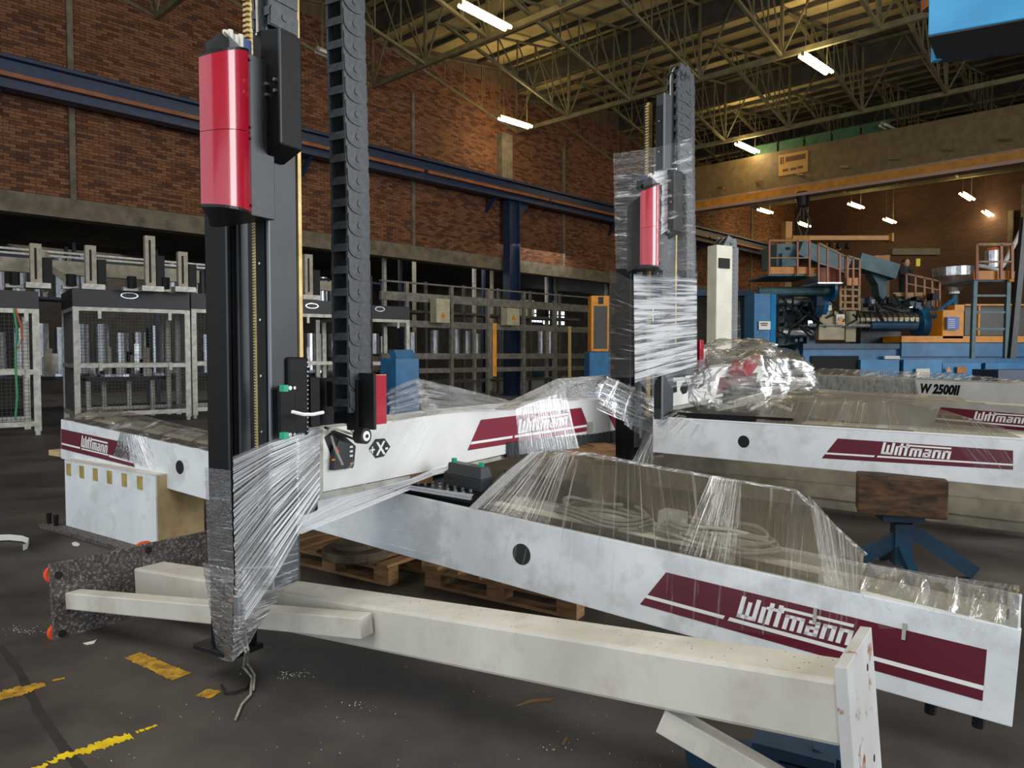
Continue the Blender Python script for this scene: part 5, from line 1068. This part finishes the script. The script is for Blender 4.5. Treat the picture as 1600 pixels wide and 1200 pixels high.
# person on the platform
pn = None
def person():
    Y = 20.9; S = Y / FPX
    def P(px, py, dy=0): return D(px, py, Y + dy)
    jt = {'pelvis': P(1413, 441), 'chest': P(1413, 424), 'neck': P(1414.5, 416.5), 'head': P(1416, 411), 'shl': P(1408, 419), 'elb': P(1408, 429, -.1), 'hand': P(1421, 431, -.25), 'shr': P(1419.5, 420), 'elr': P(1423, 427, -.15), 'hr': P(1424, 430.5, -.28),
          'hl': P(1410, 443), 'kl': P(1409.5, 455), 'fl': P(1409.5, 466), 'tl': P(1411, 467.0, -.2), 'hrp': P(1416, 443), 'kr': P(1416, 455), 'fr': P(1416, 466), 'tr': P(1418, 467.0, -.2)}
    ed = [('pelvis', 'chest'), ('chest', 'neck'), ('chest', 'shl'), ('shl', 'elb'), ('elb', 'hand'), ('chest', 'shr'), ('shr', 'elr'), ('elr', 'hr'), ('pelvis', 'hl'), ('hl', 'kl'), ('kl', 'fl'), ('fl', 'tl'), ('pelvis', 'hrp'), ('hrp', 'kr'), ('kr', 'fr'), ('fr', 'tr')]
    rad = dict(pelvis=.16, chest=.17, neck=.07, head=.1, shl=.08, elb=.055, hand=.04, shr=.08, elr=.055, hr=.04, hl=.1, kl=.08, fl=.055, tl=.045, hrp=.1, kr=.08, fr=.055, tr=.045)
    names = [n for n in jt if n != 'head']; me = bpy.data.meshes.new('body'); me.from_pydata([jt[n] for n in names], [(names.index(a), names.index(b)) for a, b in ed], [])
    o = bpy.data.objects.new('body', me); col.objects.link(o);
    sk = o.modifiers.new('skin', 'SKIN')
    for i, n in enumerate(names): me.skin_vertices[0].data[i].radius = (rad[n], rad[n])
    me.skin_vertices[0].data[names.index('pelvis')].use_root = True
    sk.use_smooth_shade = True; o.modifiers.new('sub', 'SUBSURF').levels = 1
    me.materials.append(pm('dark_clothes', '#22262E', '#1A1D24', 8, .8))
    r = thing('person', 'person in dark work clothes leaning over platform railing, looking down', 'person', (jt['fl'].x, jt['fl'].y, jt['fl'].z - .05)); o.parent = r; o.matrix_parent_inverse = Matrix.Translation(-Vector(r.location))
    skin_ = pm('skin', '#B98A6E', None, rough=.6); hair = pm('dark_hair', '#1E1815', None, rough=.8); h = jt['head']
    def ell(c, rx, ry, rz, name, mat):
        g = MB(); g.grid(lambda u, v: (c.x + rx * math.sin(math.pi * u) * math.cos(2 * math.pi * v), c.y + ry * math.sin(math.pi * u) * math.sin(2 * math.pi * v), c.z + rz * math.cos(math.pi * u)), 12, 16); g.uv = {}; return g.build(name, mat, r, smooth=True)
    ell(h + Vector((.0, -.01, .0)), .085, .1, .12, 'head', skin_); ell(h + Vector((-.015, .025, .035)), .095, .105, .11, 'hair', hair)
    ell(h + Vector((.03, -.115, -.01)), .014, .02, .02, 'nose', skin_)
    for s in (-1, 1): ell(h + Vector((.02 + s * .035, -.1, .012)), .012, .01, .008, 'eye', dark); ell(h + Vector((s * .088, .0, 0)), .015, .025, .035, 'ear', skin_)
    for n in ('hand', 'hr'):
        c = jt[n]; MB().box(c.x - .03, c.x + .04, c.y - .06, c.y, c.z - .035, c.z + .02).build('palm', skin_, r, bevel=.01)
        for k in range(4): MB().tube([c + Vector((.03, -.05 + k * .018, .01 - k * .004)), c + Vector((.065, -.055 + k * .018, .005)), c + Vector((.075, -.055 + k * .018, -.03))], .009, 5).build('finger', skin_, r)
        MB().tube([c + Vector((0, -.06, 0)), c + Vector((.03, -.085, -.01))], .01, 5).build('thumb', skin_, r)
person()

# ================================================================== CEILING LAMPS
lampm = emit('lamp_glow', (1.0, .78, .38, 1), 44); lampf = pm('lamp_housing', '#8C8874', None, rough=.5); lampo = pm('lamp_off', '#C8C8BC', None, rough=.3)
LP = [((720, 6), (795, 45), 10.2, 1), ((781, 184), (829, 199), 10.2, 1), ((1254, 86), (1296, 114), 10.2, 1), ((1152, 224), (1183, 238), 10.2, 1), ((1378, 195), (1405, 208), 10.2, 0), ((1186, 327), (1205, 333), 9.7, 1), ((1248, 348), (1264, 354), 9.5, 1), ((1328, 318), (1347, 325), 9.6, 1), ((1383, 342), (1397, 348), 9.5, 1), ((1503, 302), (1519, 312), 9.6, 1), ((1538, 330), (1550, 338), 9.5, 1), ((494, 78), (530, 92), 10.4, 0)]
LB = ['largest lit strip lamp at the top centre', 'lit strip lamp beside the brick wall above the blue column', 'lit strip lamp at upper right', 'lit strip lamp just above the crane bridge left part', 'unlit strip lamp above the crane bridge', 'lit lamp below the crane bridge, leftmost', 'small lit lamp above the yellow jib post', 'lit lamp below crane bridge in the middle', 'small lit lamp right of the middle below crane', 'lit lamp below crane, second from right', 'rightmost small lit lamp below crane', 'unlit strip lamp beside the drag chain']
for (a, b_, z, on), lb in zip(LP, LB):
    p = Z(*a, z); q_ = Z(*b_, z); d_ = (q_ - p).normalized(); sd = Vector((d_.y, -d_.x, 0)); wd = .11
    t = thing('strip_lamp', lb, 'lamp', (p + q_) / 2)
    MB().bar(p + Vector((0, 0, .05)), q_ + Vector((0, 0, .05)), .09, .12).build('housing', lampf, t)
    for s in (-1, 1): MB().cyl(p + sd * s * .095 + d_ * .04, q_ + sd * s * .095 - d_ * .04, .05, 8).build('tube', lampm if on else lampo, t)
    for e in (p + d_ * .2, q_ - d_ * .2): MB().cyl(e + Vector((0, 0, .14)), e + Vector((0, 0, 2.2)), .012, 5).build('hanger', trussm, t)

# ================================================================== FLOOR MARKS AND LITTER
tyre_ = pm('tyre_mark', '#262321', '#2E2A28', 9, .75); ylw = pm('worn_yellow_paint', '#C99A2A', '#8C6A1E', 18, .7, c3='#4E4640', s3=30, lo3=.58, hi3=.62); ylb = pm('bright_yellow_paint', '#E8C818', '#C9A814', 14, .6)
def mark(pts, mat, label, n=26, jag=.012, seed=1, holes=0):
    """ragged paint patch along a pixel polyline given as (px,py,halfwidth_m)"""
    rr = random.Random(seed); P = [(G(px, py), w_) for px, py, w_ in pts]; L = []; Rr = []
    K = len(P) - 1
    for i in range(n + 1):
        t = i / n * K; k = min(int(t), K - 1); f = t - k; p = P[k][0].lerp(P[k + 1][0], f); w_ = P[k][1] * (1 - f) + P[k + 1][1] * f; d_ = (P[k + 1][0] - P[k][0]).normalized(); s = Vector((d_.y, -d_.x, 0))
        L.append(p + s * (w_ + rr.uniform(-jag, jag))); Rr.append(p - s * (w_ + rr.uniform(-jag, jag)))
    m = MB(); k = m.a([q + Vector((0, 0, .0006 if mat is tyre_ else .002)) for q in L + Rr]); n1 = n + 1
    for i in range(n):
        if rr.random() < holes: continue
        m.f.append((k + i, k + i + 1, k + n1 + i + 1, k + n1 + i))
    return tag(m.build('floor_marking', mat), label, 'marking')
mark([(207, 1024, .045), (284, 1058, .05)], ylw, 'worn yellow floor stripe in front of the mast', jag=.006)
mark([(315, 1082, .04), (338, 1086, .04)], ylw, 'short square yellow patch left of loose cables', 10, .006, 2)
mark([(-20, 1092, .045), (30, 1080, .06), (70, 1069, .02)], ylw, 'ragged orange-yellow patch at the left edge', 30, .012, 3)
mark([(82, 1064, .012), (101, 1060, .010)], ylw, 'tiny yellow dash right of the ragged patch', 8, .004, 4)
mark([(50, 1205, .012), (100, 1182, .02), (150, 1168, .035), (205, 1150, .03)], ylb, 'bright yellow curved paint stroke at bottom left', 50, .014, 5, .04)
mark([(213, 1145, .012), (247, 1133, .008)], ylb, 'thin bright yellow streak after the curved stroke', 20, .005, 6, .1)
tyre = tyre_
mark([(0, 1010, .018), (30, 1048, .018), (60, 1110, .02), (100, 1170, .02), (130, 1205, .02)], tyre, 'dark curved tyre mark, outer one', 60, .003, 7, 0)
lt = [(145, 1003, 150, 1000, 'white scrap of film near the black base plate'), (10, 992, 62, 978, 'streak of plaster dust left of black plate')]
def scrap(pts, mat, label, name='paper_scrap', h=.004):
    return tag(MB().prism([G(*p) + Vector((0, 0, .001)) for p in pts], (0, 0, h)).build(name, mat), label, 'litter')
scrap([(130, 1006), (148, 1002), (151, 1000), (147, 1006), (136, 1008)], paper, 'pale scrap of film on floor before the black plate')
scrap([(806, 1104), (830, 1094), (866, 1092), (860, 1096), (832, 1098)], wood, 'long wooden splinter below the cream column', 'wood_splinter')
scrap([(877, 1164), (884, 1152), (887, 1154), (881, 1165)], wood, 'small wooden splinter near the bottom edge', 'wood_splinter')
scrap([(112, 849), (118, 847), (125, 851), (122, 854), (114, 853)], paper, 'pale crumb beside the pedestal foot plate')
scrap([(35, 655), (52, 655), (52, 658), (35, 658)], paper, 'white strip on floor beside left cell')
scrap([(35, 665), (41, 664), (41, 667), (35, 667)], paper, 'small white scrap near the left cell foot')
tp_ = [Z(px, py, .01) for px, py in ((-10, 845), (15, 844), (35, 846), (45, 850), (42, 858), (36, 860))]
m = MB(); n_ = m.a([p for q in tp_ for p in (q, q + Vector((0, 0, .05)))])
for i in range(len(tp_) - 1): m.f.append((n_ + 2 * i, n_ + 2 * i + 2, n_ + 2 * i + 3, n_ + 2 * i + 1))
o = m.build('barrier_tape', paper); o.modifiers.new('t', 'SOLIDIFY').thickness = .002; tag(o, 'crumpled white strip of tape on floor at left edge', 'tape')
MB().prism([Z(px, py, .06) for px, py in ((36, 852), (44, 852), (42, 859), (36, 859))], (0, .01, 0))
rr = random.Random(4); m = MB()
for i in range(110):
    px = rr.uniform(150, 1300); py = rr.uniform(990, 1200); p = G(px, py); s = rr.uniform(.0015, .003); m.box(p.x, p.x + s, p.y, p.y + s, 0, s)
for (cx_, cy_, k) in ((450, 1055, 50), (555, 1100, 14), (860, 1170, 10), (35, 985, 60)):
    for i in range(k): p = G(cx_ + rr.gauss(0, 16), cy_ + rr.gauss(0, 3)); s = rr.uniform(.0015, .004); m.box(p.x, p.x + s, p.y, p.y + s, 0, s * .6)
tag(m.build('plaster_crumbs', paper), 'scattered white plaster crumbs on the dark floor', 'dust', kind='stuff')
